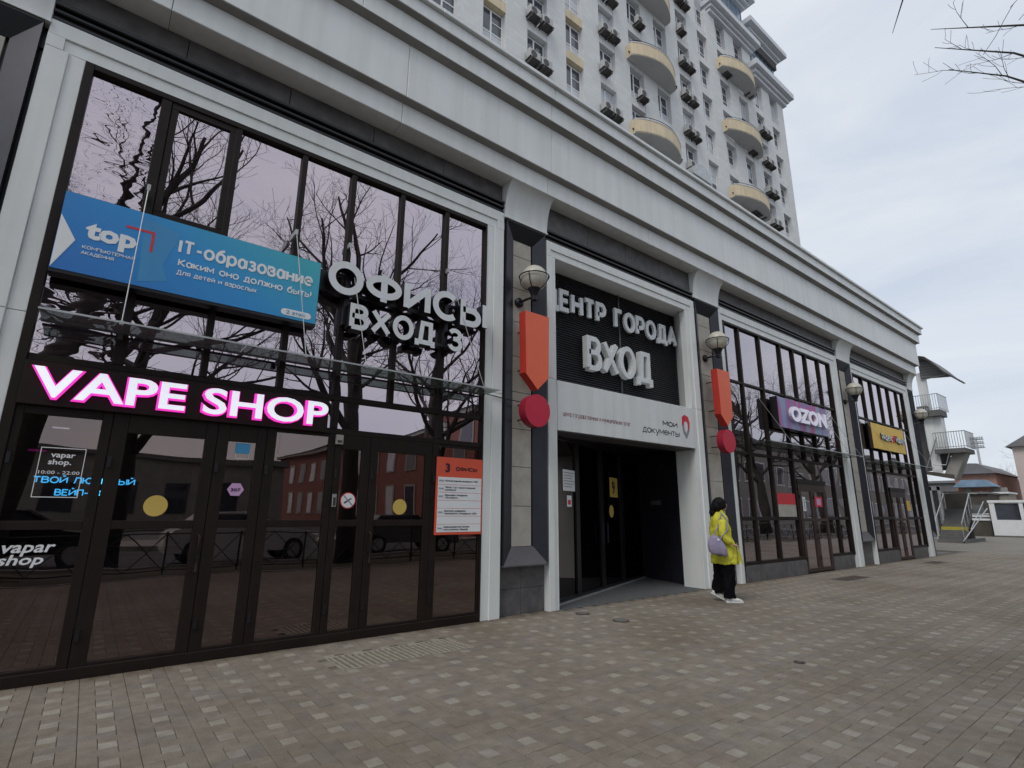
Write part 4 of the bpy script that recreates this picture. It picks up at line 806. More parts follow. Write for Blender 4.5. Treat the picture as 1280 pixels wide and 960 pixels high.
# exclamation marks
def exclam(cx, lb, g_='red exclamation marks fixed on the pilasters'):
    t = thing('exclamation_sign', lb, 'sign', (cx, -.2, 3.9), g_)
    yf, yk = -.30, -.14; pf = [(cx - .26, 4.70), (cx + .26, 4.70), (cx + .235, 3.66), (cx + .26, 3.66), (cx, 3.41), (cx - .26, 3.66), (cx - .235, 3.66)]
    n_ = 7; vs = [(x, yf, z) for x, z in pf] + [(x, yk, z) for x, z in pf]
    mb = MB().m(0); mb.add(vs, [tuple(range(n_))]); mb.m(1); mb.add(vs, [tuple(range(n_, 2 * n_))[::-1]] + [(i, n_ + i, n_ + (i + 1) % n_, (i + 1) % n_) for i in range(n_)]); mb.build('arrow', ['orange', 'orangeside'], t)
    mb = MB(); n_ = 36; c = [(cx + .262 * math.cos(2 * math.pi * i / n_), 3.07 + .262 * math.sin(2 * math.pi * i / n_)) for i in range(n_)]
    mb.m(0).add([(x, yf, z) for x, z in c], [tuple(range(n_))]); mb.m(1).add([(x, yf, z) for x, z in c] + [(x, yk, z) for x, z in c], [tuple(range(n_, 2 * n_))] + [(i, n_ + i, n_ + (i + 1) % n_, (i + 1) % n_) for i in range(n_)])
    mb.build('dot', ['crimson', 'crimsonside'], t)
    for z in (4.45, 3.78, 3.2, 2.95): MB().tube([(cx - .1, yk, z), (cx - .1, .12, z), (cx - .28, .11, z)], .012, 5).build('bracket', 'black', t)
exclam(5.4, 'orange exclamation mark sign with crimson dot on the pilaster left of the entrance')
exclam(11.03, 'orange exclamation mark sign with crimson dot on the pilaster right of the entrance')

# globe lamps
def lamp(cx, cz, lb):
    t = thing('wall_lamp', lb, 'lamp', (cx, -.2, cz), 'globe lamps on the pilasters'); y = -.22; r = .225
    prof = [(max(.002, r * math.cos(R(a))), r * math.sin(R(a))) for a in range(-66, 91, 12)] + [(.002, r)]
    MB().lathe(prof, (cx, y, cz), 24).build('globe', 'globe', t, smooth=True)
    ring = MB()
    ring.tube([(cx + (r + .03) * math.cos(R(a)), y + (r + .03) * math.sin(R(a)), cz + .02) for a in range(0, 361, 15)], .011, 6)
    for a0 in (30, 120, 210, 300):
        ring.tube([(cx + (r + .03) * math.cos(R(b)) * math.cos(R(a0)), y + (r + .03) * math.cos(R(b)) * math.sin(R(a0)), cz + .02 + (r + .02) * math.sin(R(b))) for b in range(0, -71, -10)], .008, 5)
    ring.build('cage', 'black', t)
    MB().lathe([(.05, -.40), (.055, -.33), (.075, -.27), (.11, -.20), (.12, -.17)], (cx, y, cz), 16).build('socket', 'black', t)
    MB().tube([(cx, y, cz - .34), (cx - .06, y + .1, cz - .36), (cx - .10, .08, cz - .38)], .022, 8).lathe([(.085, 0), (.085, -.05), (.05, -.08)], (cx - .10, .09, cz - .38), 14, 'y').build('arm', 'black', t)
for cx, cz, lb in ((5.4, 5.37, 'milky globe lamp in a black cage left of the louvred entrance'), (11.03, 5.43, 'milky globe lamp in a black cage right of the louvred entrance'), (19.08, 5.46, 'milky globe lamp between the purple and the amber sign'), (25.75, 5.43, 'milky globe lamp on the last pilaster at the arcade corner')): lamp(cx, cz, lb)

# glass canopies
def canopy(x0, x1, z, posts, lb, depth=.42, ztop=4.98, xo=0):
    t = thing('glass_canopy', lb, 'canopy', ((x0 + x1) / 2, 0, z), 'glass canopies above the doors')
    n_ = max(2, round((x1 - x0) / 1.5))
    for i in range(n_): MB().box(x0 + (x1 - x0) * i / n_ + .006, x0 + (x1 - x0) * (i + 1) / n_ - .006, -depth, -.03, z, z + .012).build('glass_panel', 'canopyglass', t)
    MB().box(x0, x1, -.028, .0, z - .006, z + .016).build('wall_rail', 'acdark', t); MB().box(x0, x1, -depth - .008, -depth, z - .004, z + .014).build('edge_rail', 'galv', t)
    for (tx, ty, tz, bx2) in posts:
        MB().tube([(tx, ty, tz), (bx2, -depth + .02, z + .02)], .0055, 6).build('rod', 'galv', t)
        MB().box(tx - .016, tx + .016, ty - .01, .02, tz - .035, tz + .035).build('bracket', 'galv', t); MB().box(bx2 - .018, bx2 + .018, -depth - .006, -depth + .05, z - .015, z + .02).build('clamp', 'galv', t)
        MB().box(tx - .02, tx + .02, -.05, .02, z - .07, z - .008).build('wall_bracket', 'acdark', t)
    return t
canopy(-.62, 4.56, 3.25, ((.0, -.215, 4.84, -.01), (1.53, -.215, 4.86, 1.74), (2.27, -.05, 5.0, 2.48), (3.82, -.05, 5.1, 4.28)), 'slim glass canopy on rods above the left shop doors', depth=.42)
canopy(12.6, 18.3, 3.2, ((13.0, -.05, 4.4, 13.8), (16.75, -.05, 4.4, 17.3), (17.44, -.05, 4.35, 18.2)), 'slim glass canopy on rods under the purple sign', depth=.46)
canopy(20.2, 24.7, 3.2, ((20.3, -.05, 4.55, 20.8), (23.71, -.05, 4.6, 24.5)), 'slim glass canopy on rods under the amber sign', depth=.6)
t = tag(MB().tube([(4.6, -.02, 3.27), (5.0, -.03, 3.24), (5.4, -.03, 3.23), (5.9, -.02, 3.25)], .008, 5).build('power_cable', 'black'), 'thin black cable strung across the pilaster below the exclamation mark', 'cable')

# ------------------------------------------------------------------ apartment tower behind
T = thing('apartment_tower', 'tall pale apartment tower with curved beige balconies rising behind the arcade', 'building', (25, 12, 0))
TY = 12.0; FH = 3.05; ZS = [24.87 + FH * i for i in range(-1, 6)]    # spandrel bottoms
tops = {}
MOD = [12.38 + 3 * k for k in range(-3, 12)]           # window columns
XR = 48.1
def wall_top(x): return 50 if x < 35.4 else (43.2 if x < 42.3 else 40.6)
# core
MB().box(-4, 35.5, TY + .45, TY + 16, 0, 50).box(35.5, 42.3, TY + .45, TY + 16, 0, 43.3).box(42.3, XR - .1, TY + .45, TY + 16, 0, 40.7).build('core_wall', 'reveal', T)
MB().box(XR - .1, XR, TY + .3, TY + 16, 0, 40.7).build('side_wall', 'tower', T)
edges = [-4.0]
for x in MOD: edges += [x, x + 1.5]
edges.append(XR)
for i in range(0, len(edges), 2):
    a, b = edges[i], edges[i + 1]; MB().box(a, b, TY, TY + .46, 0, wall_top((a + b) / 2) + (.0 if b < 35 else .0)).build('pier_wall', 'tower', T)
bayset = (24.38, 27.38, 36.38, 39.38)
winm = MB(); W_, H_ = 1.5, 2.3
winm.box(0, W_, 0, .06, 0, .07).box(0, W_, 0, .06, H_ - .07, H_).box(0, .07, 0, .06, .07, H_ - .07).box(W_ - .07, W_, 0, .06, .07, H_ - .07).box(W_ * .48 - .05, W_ * .48 + .05, -.01, .06, .07, H_ - .07).box(.07, W_ * .48 - .05, 0, .05, .78, .85).box(W_ * .48 + .05, W_ - .07, 0, .05, .78, .85).box(W_ * .48 + .05, W_ - .07, 0, .05, 1.5, 1.55)
winmesh = winm.mesh('window', 'pvc')
pm = {k: MB().box(.07, W_ - .07, .03, .04, .85, H_ - .07).mesh('pane', v) for k, v in (('d', 'winglass'), ('b', 'winblind'))}
pl = {k: MB().box(.07, W_ - .07, .03, .04, .07, .78).mesh('lower_pane', v) for k, v in (('d', 'winglass'), ('b', 'winblind'))}
spm = {k: MB().box(0, 1.5, 0, .42, 0, .62).mesh('spandrel_panel', v) for k, v in (('B', 'towerB'), ('W', 'tower'))}
for xi, x in enumerate(MOD):
    if x < 5: continue
    for zs in ZS:
        if zs > wall_top(x) - .8: continue
        inbay = any(abs(x - b) < .1 for b in bayset)
        sp_ = bpy.data.objects.new('spandrel_panel', spm['B' if abs(x - 12.38) < .1 or abs(x - 18.38) < .1 or x < 12 else 'W']); COL.objects.link(sp_); sp_.parent = T; sp_.location = (x - 25, .035, zs)
        if zs + .62 + H_ > wall_top(x) + .5: continue
        wn = bpy.data.objects.new('window', winmesh); COL.objects.link(wn); wn.parent = T; wn.location = (x - 25, .33, zs + .67)
        kd = random.choice('dddb'); p1 = bpy.data.objects.new('pane', pm[kd]); COL.objects.link(p1); p1.parent = wn
        kd2 = random.choice('dbbb'); p2 = bpy.data.objects.new('lower_pane', pl[kd2]); COL.objects.link(p2); p2.parent = wn
        if random.random() < .45:   # curtain or blind hanging behind half of the glass
            c0 = .12 if random.random() < .5 else .82; h0 = random.uniform(1.0, 1.5)
            c_ = MB().box(c0, c0 + .5, .024, .029, .86, .86 + h0 * .8).mesh('curtain', 'winblind'); co = bpy.data.objects.new('curtain', c_); COL.objects.link(co); co.parent = wn
# curved balconies
def balcony(x0, x1, z0, h, lb, dp=1.25):
    n_ = 20; w_ = x1 - x0
    def arc(off): return [(x0 + w_ * i / n_, -(.42 + (dp - .42) * math.sin(math.pi * (i / n_)) ** .8) - off) for i in range(n_ + 1)]
    o = arc(0); y = TY
    def P(pts): return [(p[0], y + p[1]) for p in pts]
    slab = MB().prism([(x0, y)] + P(o) + [(x1, y)], z0, z0 + .12, 'z'); slab = slab.build('balcony', 'towerU', T)
    inn = arc(-.10); mb = MB()
    for i in range(n_):
        a, b, c, d_ = P([o[i]])[0], P([o[i + 1]])[0], P([inn[i + 1]])[0], P([inn[i]])[0]
        mb.prism([a, b, c, d_], z0 + .0 if False else z0 + .001, z0 + h, 'z')
    mb.box(x0 - .01, x0 + .1, y - .42, y, z0 + .001, z0 + h).box(x1 - .1, x1 + .01, y - .42, y, z0 + .001, z0 + h); mb.build('parapet', 'towerB', slab)
    mb = MB()
    cp = arc(.03)
    for i in range(n_):
        a, b, c, d_ = P([cp[i]])[0], P([cp[i + 1]])[0], P([inn[i + 1]])[0], P([inn[i]])[0]; mb.prism([a, b, c, d_], z0 + h, z0 + h + .06, 'z')
    mb.build('coping', 'roofwhite', slab)
    mb = MB().tube([(p[0], y + p[1] + .05, z0 + h + .22) for p in o], .02, 5)
    for i in range(0, n_ + 1, 4): mb.tube([(o[i][0], y + o[i][1] + .05, z0 + h), (o[i][0], y + o[i][1] + .05, z0 + h + .22)], .015, 4)
    mb.build('railing', 'black', slab)
    MB().tube([(x0 - .02, y - .3, z0 + .3), (x0 - .12, y - .32, z0 + .3)], .05, 8).build('drain_spout', 'black', slab)
for z0 in (25.22, 31.25, 37.35, 43.4): balcony(24.05, 29.0, z0, 1.03, '')
for z0 in (25.55, 31.6, 37.75): balcony(36.05, 41.6, z0, 1.03, '')
# cornices and glass storeys
def corn(x0, x1, z, y, pj=(.25, .45, .8), hs=(.35, .35, .55), par=T):
    for p_, h_ in zip(pj, hs):
        MB().box(x0 - (p_ if x0 > 42 else p_ * .5), x1 + p_, y - p_, y + 3, z, z + h_ - .03).build('cornice', 'roofwhite', par); z += h_
corn(35.5, 42.25, 43.2, TY); corn(42.6, XR, 40.6, TY, (.3, .5, .85), (.35, .4, .6))
MB().box(36.0, 42.0, TY + .25, TY + 14, 44.4, 48.4).build('glass_storey', 'blueglass', T); MB().box(42.3, XR - .5, TY + .25, TY + 14, 41.9, 45.6).build('glass_storey', 'blueglass', T)
for x in [36 + .75 * i for i in range(9)]: MB().box(x, x + .05, TY + .2, TY + .25, 44.4, 48.4).build('glazing_bar', 'galv', T)
for x in [42.4 + .75 * i for i in range(8)]: MB().box(x, x + .05, TY + .2, TY + .25, 41.9, 45.6).build('glazing_bar', 'galv', T)
for z in (45.6, 46.9): MB().box(36, 42, TY + .19, TY + .25, z, z + .06).build('glazing_bar', 'galv', T)
for z in (43.0, 44.2): MB().box(42.3, XR - .5, TY + .19, TY + .25, z, z + .06).build('glazing_bar', 'galv', T)
for i in range(22): MB().box(42.45 + i * .25, 42.58 + i * .25, TY - .05, TY + .25, 44.75, 45.55).build('dentil', 'concdark', T)
corn(42.6, XR - .3, 45.5, TY + .1, (.2, .45, .9), (.3, .4, .55)); corn(36.0, 42.1, 48.3, TY + .1, (.2, .5, .9), (.35, .4, .6))
MB().box(-4, 35.4, TY - .3, TY + 3, 49.4, 50.4).build('cornice', 'roofwhite', T)
# vent hood on the roof edge behind the parapet
t = thing('entry_awning', 'small grey curved awning just over the arcade parapet', 'awning', (30.7, 11, 24.0))
MB().prism([(29.5 + 1.15 * (1 - math.cos(R(a))), 24.4 + 1.1 * math.sin(R(a))) for a in range(0, 181, 15)], 11.0, 12.0, 'y').build('hood', 'galv', t); MB().box(31.3, 31.8, 11.2, 12, 23.0, 25.2).build('side_post', 'white', t)
# air conditioners
ac = thing('air_conditioner', 'x', 'air conditioner', (0, 0, 0), 'air conditioners hung on the tower windows')
MB().box(0, .78, -.30, 0, 0, .55, .02).build('casing', 'acbox', ac)
MB().lathe([(.21, 0), (.21, -.012), (.18, -.015), (.05, -.012)], (.30, -.301, .275), 16, 'y').build('fan_grille', 'acdark', ac)
MB().box(-.02, .80, -.36, .25, -.06, -.02).box(.05, .10, -.36, .2, -.25, -.06).box(.68, .73, -.36, .2, -.25, -.06).build('bracket', 'rust', ac)
spots = []
COLN = {15.38: 'second', 21.38: 'fourth', 30.38: 'recessed', 42.38: 'next to last', 24.38: 'left balcony', 27.38: 'inner balcony', 39.38: 'far balcony'}
FLN = {0: 'lowest visible', 1: 'second visible', 2: 'third visible', 3: 'fourth visible', 4: 'fifth visible', 5: 'sixth visible'}
for x, n2 in ((15.38, 2), (21.38, 2), (30.38, 2), (42.38, 2)):
    for fi, zs in enumerate(ZS[1:]):
        if zs > wall_top(x) - 1.5: continue
        if random.random() < .12 and fi > 1: continue
        spots.append((x, fi, zs, 0)); spots.append((x, fi, zs, 1)) if random.random() < .85 else None
for x, fi in ((24.9, 1), (25.0, 3), (24.8, 5), (28.3, 0), (28.4, 2), (39.2, 0), (40.2, 0), (40.0, 2), (36.9, 4), (40.5, 4)): spots.append((x, fi, ZS[fi + 1] + .15, 2))
first = True
for x, fi, zs, sd_ in spots:
    o = ac if first else copy_tree(ac); first = False
    xx = x + (-.12 if sd_ == 0 else .78 if sd_ == 1 else 0); o.location = (xx + random.uniform(-.05, .05), TY - .12, zs + (.72 if sd_ < 2 else .55) + random.uniform(-.05, .1))
    cn = COLN.get(x, 'balcony bay column %s' % ('left' if x < 30 else 'right')); side = {0: 'left', 1: 'right', 2: 'single'}[sd_]
    o['label'] = f'{side} air conditioner, {FLN[fi]} floor, {cn} window column of the tower' if sd_ < 2 else f'air conditioner by the {"nearer" if x < 30 else "farther"} balconies, {FLN[fi]} floor, {"right" if x in (28.3, 28.4, 40.2, 40.5) else "left"} side'

# ------------------------------------------------------------------ right background
# stair tower
ST = thing('stair_tower', 'grey outdoor staircase with two railed landings beyond the arcade corner', 'staircase', (38.5, 2.5, 0))
for i in range(11):
    MB().box(38.4 + i * .28, 38.4 + (i + 1) * .28, 1.98, 3.15, -.02 if i == 0 else .17 * i - .1, .17 * (i + 1)).build('step', 'concdark' if i != 4 else 'yelstep', ST)
MB().box(41.4, 44, 1.9, 3.3, 1.6, 1.87).build('landing', 'concdark', ST)
MB().box(38.6, 38.75, 2.4, 2.85, 3.9, 9.9).build('post', 'panel', ST)
MB().box(38.2, 39.5, 1.9, 3.4, 7.15, 7.5).box(38.2, 38.9, 2.5, 3.0, 7.5, 7.8).build('landing', 'concdark', ST)
MB().box(38.2, 40.2, 1.1, 2.5, 4.95, 5.2).build('landing', 'concdark', ST)
MB().prism([(1.15, 5.05), (1.75, 5.05), (2.35, 3.75), (1.85, 3.5)], 38.6, 39.6, 'x').build('stair_flight', 'concrete', ST)
MB().prism([(1.9, 3.5), (3.5, 3.9), (3.5, 4.1), (1.9, 3.75)], 38.4, 40, 'x').build('stair_flight', 'wood', ST)
MB().box(39.5, 40, 2.2, 3.4, 4.1, 7.2).build('tower_wall', 'concdark', ST); MB().box(42.6, 42.8, 2.35, 3.5, 0, 2.95).build('back_wall', 'wood', ST); MB().box(38.4, 42.6, 1.86, 1.95, 0, .2).build('stringer', 'concdark', ST)
MB().box(38.7, 39.4, 2.05, 2.9, 5.2, 7.15).build('pale_pier', 'panel', ST)
rl = MB()
for (ya, yb, z0) in ((1.92, 3.3, 7.5), (1.0, 2.45, 5.2)):
    rl.tube([(38.2, ya, z0 + .95), (38.2, yb, z0 + .95)], .025, 5).tube([(38.2, ya, z0 + .1), (38.2, yb, z0 + .1)], .018, 5).tube([(38.2, ya, z0 + .95), (40.1, ya, z0 + .95)], .025, 5).tube([(38.2, ya, z0 + .1), (40.1, ya, z0 + .1)], .018, 5)
    for i in range(13): rl.tube([(38.2, ya + (yb - ya) * i / 12, z0), (38.2, ya + (yb - ya) * i / 12, z0 + .95)], .014, 4)
    for i in range(10): rl.tube([(38.2 + i * .2, ya, z0), (38.2 + i * .2, ya, z0 + .95)], .014, 4)
rl.build('railing', 'steel', ST)
hr = MB()
for y in (3.18, 1.95):
    hr.tube([(38.45, y, 1.05), (41.3, y, 2.8), (43, y, 2.8)], .028, 6)
    for i in range(5): hr.tube([(38.5 + i * .7, y, .2 + i * .42), (38.5 + i * .7, y, 1.08 + i * .43)], .018, 5)
hr.tube([(38.3, 1.97, .1), (41.5, 1.3, 1.9)], .03, 6).tube([(38.3, 1.55, .75), (41.2, 1.35, 2.3)], .025, 6).tube([(41.3, 3.18, 2.8), (41.3, 1.3, 2.85)], .025, 6)
hr.tube([(38.4, 2.35, 5.9), (38.4, 3.3, 3.6)], .03, 5).tube([(38.3, 1.85, 5.0), (38.3, 2.1, 4.3), (38.3, 2.7, 4.35)], .03, 5).build('handrail', 'steel', ST)
cp_ = MB(); pr_ = [(2.55, 10.62), (2.3, 10.72), (2.05, 10.62), (1.75, 10.25), (1.3, 9.6), (1.0, 9.3), (.55, 8.85)]
for (a, b) in zip(pr_, pr_[1:]): cp_.prism([a, b, (b[0], b[1] - .04), (a[0], a[1] - .04)], 37.6, 40.8 if b[0] > .9 else 38.0, 'x')
cp_.build('curved_roof', 'greyroof', ST)
for i in range(7): 
    x = 37.8 + i * .45; m_ = MB()
    for (a, b) in zip(pr_[:-1], pr_[1:-1]): m_.tube([(x, a[0], a[1] - .08), (x, b[0], b[1] - .08)], .035, 4)
    m_.build('roof_rib', 'concrete', ST)
MB().prism([(2.6, 10.62), (2.05, 10.6), (1.75, 10.2), (1.3, 9.55), (1.12, 9.36), (2.6, 9.5)], 38.45, 38.6, 'x').build('roof_gable', 'greyroof', ST)
for i in range(6): MB().tube([(38.42, 2.55, 10.45 - i * .18), (38.42, 2.0 - i * .12, 10.4 - i * .18)], .025, 4).build('gable_rib', 'concrete', ST)
MB().tube([(38.0, 2.5, 9.3), (38.0, 1.3, 9.45)], .03, 5).build('tie_rod', 'steel', ST)
DP = thing('door_surround', 'white framed doorway standing left of the outdoor stair', 'doorway', (40.8, 3.6, 0)); MB().box(40.8, 41, 3.62, 3.74, 0, 3.2).box(40.8, 41, 3.25, 3.35, 0, 3.2).box(40.8, 41, 3.25, 3.74, 2.98, 3.22).build('frame', 'panel', DP); MB().box(40.92, 40.96, 3.35, 3.62, 0, 2.98).build('door', 'concdark', DP)
# kiosk
K = thing('kiosk', 'white kiosk with one large dark window on the far plaza', 'kiosk', (53, 2, 0))
MB().box(52.5, 55, -.6, 3.25, 0, 1.2).build('lower_wall', 'white', K); MB().box(52.6, 55, -.55, 3.2, 1.2, 2.35).build('window_glass', 'winglass', K)
MB().box(52.45, 55.1, -.65, 3.3, 2.42, 2.6).box(52.5, 52.65, 2.95, 3.25, 1.2, 2.42).box(52.5, 52.65, 1.4, 1.62, 1.2, 2.42).box(52.5, 52.65, -.6, -.4, 1.2, 2.42).build('frame', 'white', K); MB().box(52.4, 55, -.6, 3.25, -.01, .1).build('base', 'concdark', K)
RM = thing('ramp_wall', 'dark low wall with white rails left of the kiosk', 'wall', (54, 4.5, 0)); MB().box(53.0, 60, 3.4, 5.2, 0, 1.1).build('wall', 'wood', RM); MB().box(52.9, 53.1, 3.4, 5.3, 1.15, 1.28).box(52.9, 53.1, 3.4, 5.0, 1.4, 1.52).box(52.9, 53.1, 3.4, 4.4, 1.58, 1.66).build('rail', 'white', RM)
BB = thing('market_pavilion', 'low pavilion with blue awning and orange brick band under a grey hipped roof', 'building', (80, 8.5, 0))
MB().box(80, 92, 7.3, 11, 0, 6.4).build('wall', 'orangebrick', BB); MB().prism([(7.0, 6.15), (11.6, 6.15), (9.4, 7.35), (8.6, 7.3)], 79.4, 92, 'x').build('roof', 'greyroof', BB)
MB().prism([(7.0, 4.6), (10.8, 4.6), (9.9, 5.4), (7.9, 5.35)], 77.5, 80, 'x').build('awning', 'blueawn', BB); MB().box(79.8, 80, 6.5, 7.7, 0, 4.55).box(79.8, 80, 9.6, 10.2, 0, 4.55).build('pillar', 'concrete', BB)
for i in range(3): MB().box(79.92, 80.0, 7.9 + i * .6, 8.3 + i * .6, 2.2, 3.6).build('window', 'winglass', BB)
PW = thing('pink_house', 'pale pink house with a grey eave at the right edge of the plaza', 'house', (82, 3, 0))
MB().box(80, 92, -6, 5.45, 0, 9.0).build('wall', 'pinkwall', PW); MB().prism([(5.95, 8.95), (-6.6, 8.95), (-4, 10.8), (3, 10.8)], 79.5, 92.5, 'x').build('roof', 'greyroof', PW)
for i in range(3): MB().box(79.95, 80.0, 2.0 - i * 2, 3.0 - i * 2, 5.2, 6.8).build('window', 'winglass', PW)
FB = thing('far_building', 'dull grey building block low on the horizon behind the pavilion', 'building', (120, 15, 0)); MB().box(118, 130, 12, 30, 0, 7).build('wall', 'concdark', FB); MB().box(117.6, 130.4, 11.6, 30.4, 7, 7.4).build('roof', 'greyroof', FB)
# hazy mass under the stair: shed
SH = thing('dark_shed', 'dark boarded shed between the outdoor stair and the pavilion', 'shed', (60, 6, 0)); MB().box(60, 66, 4.6, 9, 0, 3.3).build('wall', 'wood', SH); MB().box(59.8, 66.2, 4.5, 9.2, 3.3, 3.45).build('roof', 'greyroof', SH)
MB().box(59.9, 60, 5.0, 6.2, 0, 2.4).build('door', 'concdark', SH)
WB = thing('white_booth', 'small white booth behind the kiosk roof', 'booth', (66, 4.5, 0)); MB().box(64, 67, 3.9, 4.9, 0, 3.4).build('wall', 'cream', WB); MB().box(63.8, 67.2, 3.8, 5.0, 3.4, 3.55).build('roof', 'white', WB)
# floodlight mast
FM = thing('floodlight_mast', 'tall stadium floodlight mast with rows of lamps on the horizon', 'mast', (160, 23.2, 0))
MB().tube([(160, 23.4, 0), (160, 23.3, 19)], [.35, .2], 8).build('pole', 'galv', FM)
for j in range(3): MB().box(160, 160.2, 21.9, 24.4, 16.6 + j * .95, 16.75 + j * .95).build('crossbar', 'galv', FM)
for j in range(3):
    for i in range(6): MB().box(159.7, 160.0, 22.0 + i * .42, 22.3 + i * .42, 16.75 + j * .95, 17.3 + j * .95).build('floodlight', 'galv', FM)

# ------------------------------------------------------------------ bare trees
def grow(seed, trunk_pts, radii, spread=1.0, nlimb=7, limb_len=4.2, start=.45, twigs=True, depth=4, up=.25, dense=1.0, limbs=(), away=False):
    rnd = random.Random(seed); crown = MB(); trunk = MB().tube(trunk_pts, radii, 10)
    def branch(p, d_, ln, r, dep):
        seg = 5 if dep > 1 else 3; pts = [p.copy()]; rs = [r]; q = p.copy(); dd = d_.copy()
        for i in range(seg):
            dd = (dd + Vector((rnd.uniform(-1, 1), rnd.uniform(-1, 1), rnd.uniform(-.7, .9))) * .22 + Vector((0, 0, up * .25))).normalized()
            q = q + dd * ln / seg; pts.append(q.copy()); rs.append(max(.004, r * (1 - .72 * (i + 1) / seg)))
        crown.tube(pts, rs, 6 if dep >= 3 else (4 if dep == 2 else 3), cap=False)
        if dep == 0: return
        n_ = int({4: 6, 3: 6, 2: 5, 1: 4}[dep] * dense + .5)
        for i in range(n_):
            f = .22 + .78 * (i + rnd.random()) / n_; k = min(seg - 1, int(f * seg)); pp = pts[k].lerp(pts[k + 1], f * seg - k)
            t_ = (pts[k + 1] - pts[k]).normalized(); a = Vector((rnd.uniform(-1, 1), rnd.uniform(-1, 1), rnd.uniform(-.5, 1))).cross(t_).normalized()
            an = R(rnd.uniform(28, 62)); nd = (t_ * math.cos(an) + a * math.sin(an)).normalized()
            branch(pp, nd, ln * rnd.uniform(.42, .62), max(.004, rs[k] * rnd.uniform(.4, .58)), dep - 1)
    tp = [Vector(p) for p in trunk_pts]
    for i in range(nlimb):
        f = start + (1 - start) * i / (nlimb - 1); k = min(len(tp) - 2, int(f * (len(tp) - 1))); pp = tp[k].lerp(tp[k + 1], f * (len(tp) - 1) - k); rr = radii[k] + (radii[k + 1] - radii[k]) * (f * (len(tp) - 1) - k)
        a = i * 2.4 + rnd.uniform(-.5, .5); el = R(rnd.uniform(25, 60)); nd = Vector((math.cos(a) * math.cos(el), math.sin(a) * math.cos(el), math.sin(el)))
        if away: nd.y = -abs(nd.y); nd.x = abs(nd.x)
        branch(pp, nd, limb_len * rnd.uniform(.8, 1.2) * spread, rr * .62, depth - 1)
    branch(tp[-1], (tp[-1] - tp[-2]).normalized(), limb_len * .9, radii[-1], depth - 1)
    for pts, r0, r1, kids, kl in limbs:
        pts = [Vector(p) for p in pts]; n_ = len(pts); crown.tube(pts, [r0 + (r1 - r0) * i / (n_ - 1) for i in range(n_)], 6, cap=False)
        for i in range(kids):
            f = (n_ - 1) * (.30 + .68 * (i + rnd.random() * .8) / kids); k = int(f); k = min(k, n_ - 2); pp = pts[k].lerp(pts[k + 1], f - k); t_ = (pts[k + 1] - pts[k]).normalized()
            a = Vector((rnd.uniform(-1, 1), rnd.uniform(-1, 1), rnd.uniform(-.6, .6))).cross(t_).normalized(); an = R(rnd.uniform(20, 48)); branch(pp, (t_ * math.cos(an) + a * math.sin(an)).normalized(), kl * rnd.uniform(.5, 1.1), .009, 1)
    return trunk, crown
def tree(loc, lb, meshes, rz=0, g_='bare street trees along the pavement'):
    t = thing('bare_tree', lb, 'tree', loc, g_, rz)
    for nm, me_ in zip(('trunk', 'crown'), meshes):
        o = bpy.data.objects.new(nm, me_); COL.objects.link(o); o.parent = t
    return t
def tmesh(*a, **k):
    tr_, cr2_ = grow(*a, **k); return tr_.mesh('trunk', 'bark', smooth=True), cr2_.mesh('crown', 'twig')
mA = tmesh(3, [(0, 0, 0), (.15, 0, 2), (.35, .1, 4), (.9, .2, 6), (1.2, .3, 7.6)], [.34, .28, .25, .2, .16], nlimb=9, limb_len=4.4)
mB_ = tmesh(8, [(0, 0, 0), (-.05, .05, 2.2), (.1, 0, 4.4), (.3, .1, 6.6), (.4, 0, 8.6)], [.30, .25, .22, .19, .12], nlimb=9, limb_len=4.0)
mC = tmesh(21, [(0, 0, 0), (.1, 0, 2.4), (.05, .1, 4.8), (.35, 0, 6.8)], [.26, .22, .19, .14], nlimb=8, limb_len=4.2, start=.4)
tree((-1.6, -9.4, 0), 'bare tree with a leaning trunk, mirrored in the leftmost tall pane', mA)
tree((.6, -11.6, 0), 'bare tree with a slim trunk, mirrored under the blue banner', mC, 1.0)
tree((6.3, -9.6, 0), 'thick bare tree, mirrored behind the big grey office letters', mB_, 3.3)
tree((10.8, -12.2, 0), 'bare tree behind the camera opposite the entrance', mC, 2.2)
mT = tmesh(31, [(0, 0, 0), (.05, 0, 3), (-.1, .1, 6), (-.3, .3, 9)], [.27, .23, .19, .13], nlimb=7, limb_len=2.4, start=.5, away=True, limbs=[
    ([(-.2, .3, 8.2), (-1.2, 2.2, 9.6), (-2.6, 4.8, 10.6), (-3.15, 5.4, 11.1), (-3.9, 6.5, 11.65)], .06, .006, 8, .8),
    ([(-.2, .3, 7.8), (-1.3, 2.6, 8.9), (-2.5, 5.0, 10.2), (-3.0, 5.6, 10.75), (-3.55, 6.4, 11.2)], .05, .006, 9, .9),
    ([(-.3, .3, 8.8), (-1.9, 3.0, 10.8), (-3.2, 5.3, 11.7), (-3.9, 6.5, 12.15)], .05, .005, 4, .6),
    ([(-.3, .3, 9.0), (-2.7, 3.3, 12.3), (-4.6, 5.9, 13.5), (-4.62, 6.72, 12.75), (-4.3, 7.1, 12.28)], .05, .006, 1, .15)])
tree((17.25, -11.2, 0), 'bare tree whose twigs reach into the upper right sky', mT)
tree((22.5, -12.0, 0), 'bare tree opposite the purple sign', mB_, 2.9)
tree((29.5, -12.0, 0), 'bare tree opposite the amber sign', mC, .7)
tree((38, -12.5, 0), 'bare tree far along the pavement edge', mA, 4.0)
tree((47, -12.5, 0), 'farthest bare tree along the pavement edge', mB_, 5.0)
tree((-8, -9.6, 0), 'bare tree beyond the left end of the arcade', mB_, 1.3)
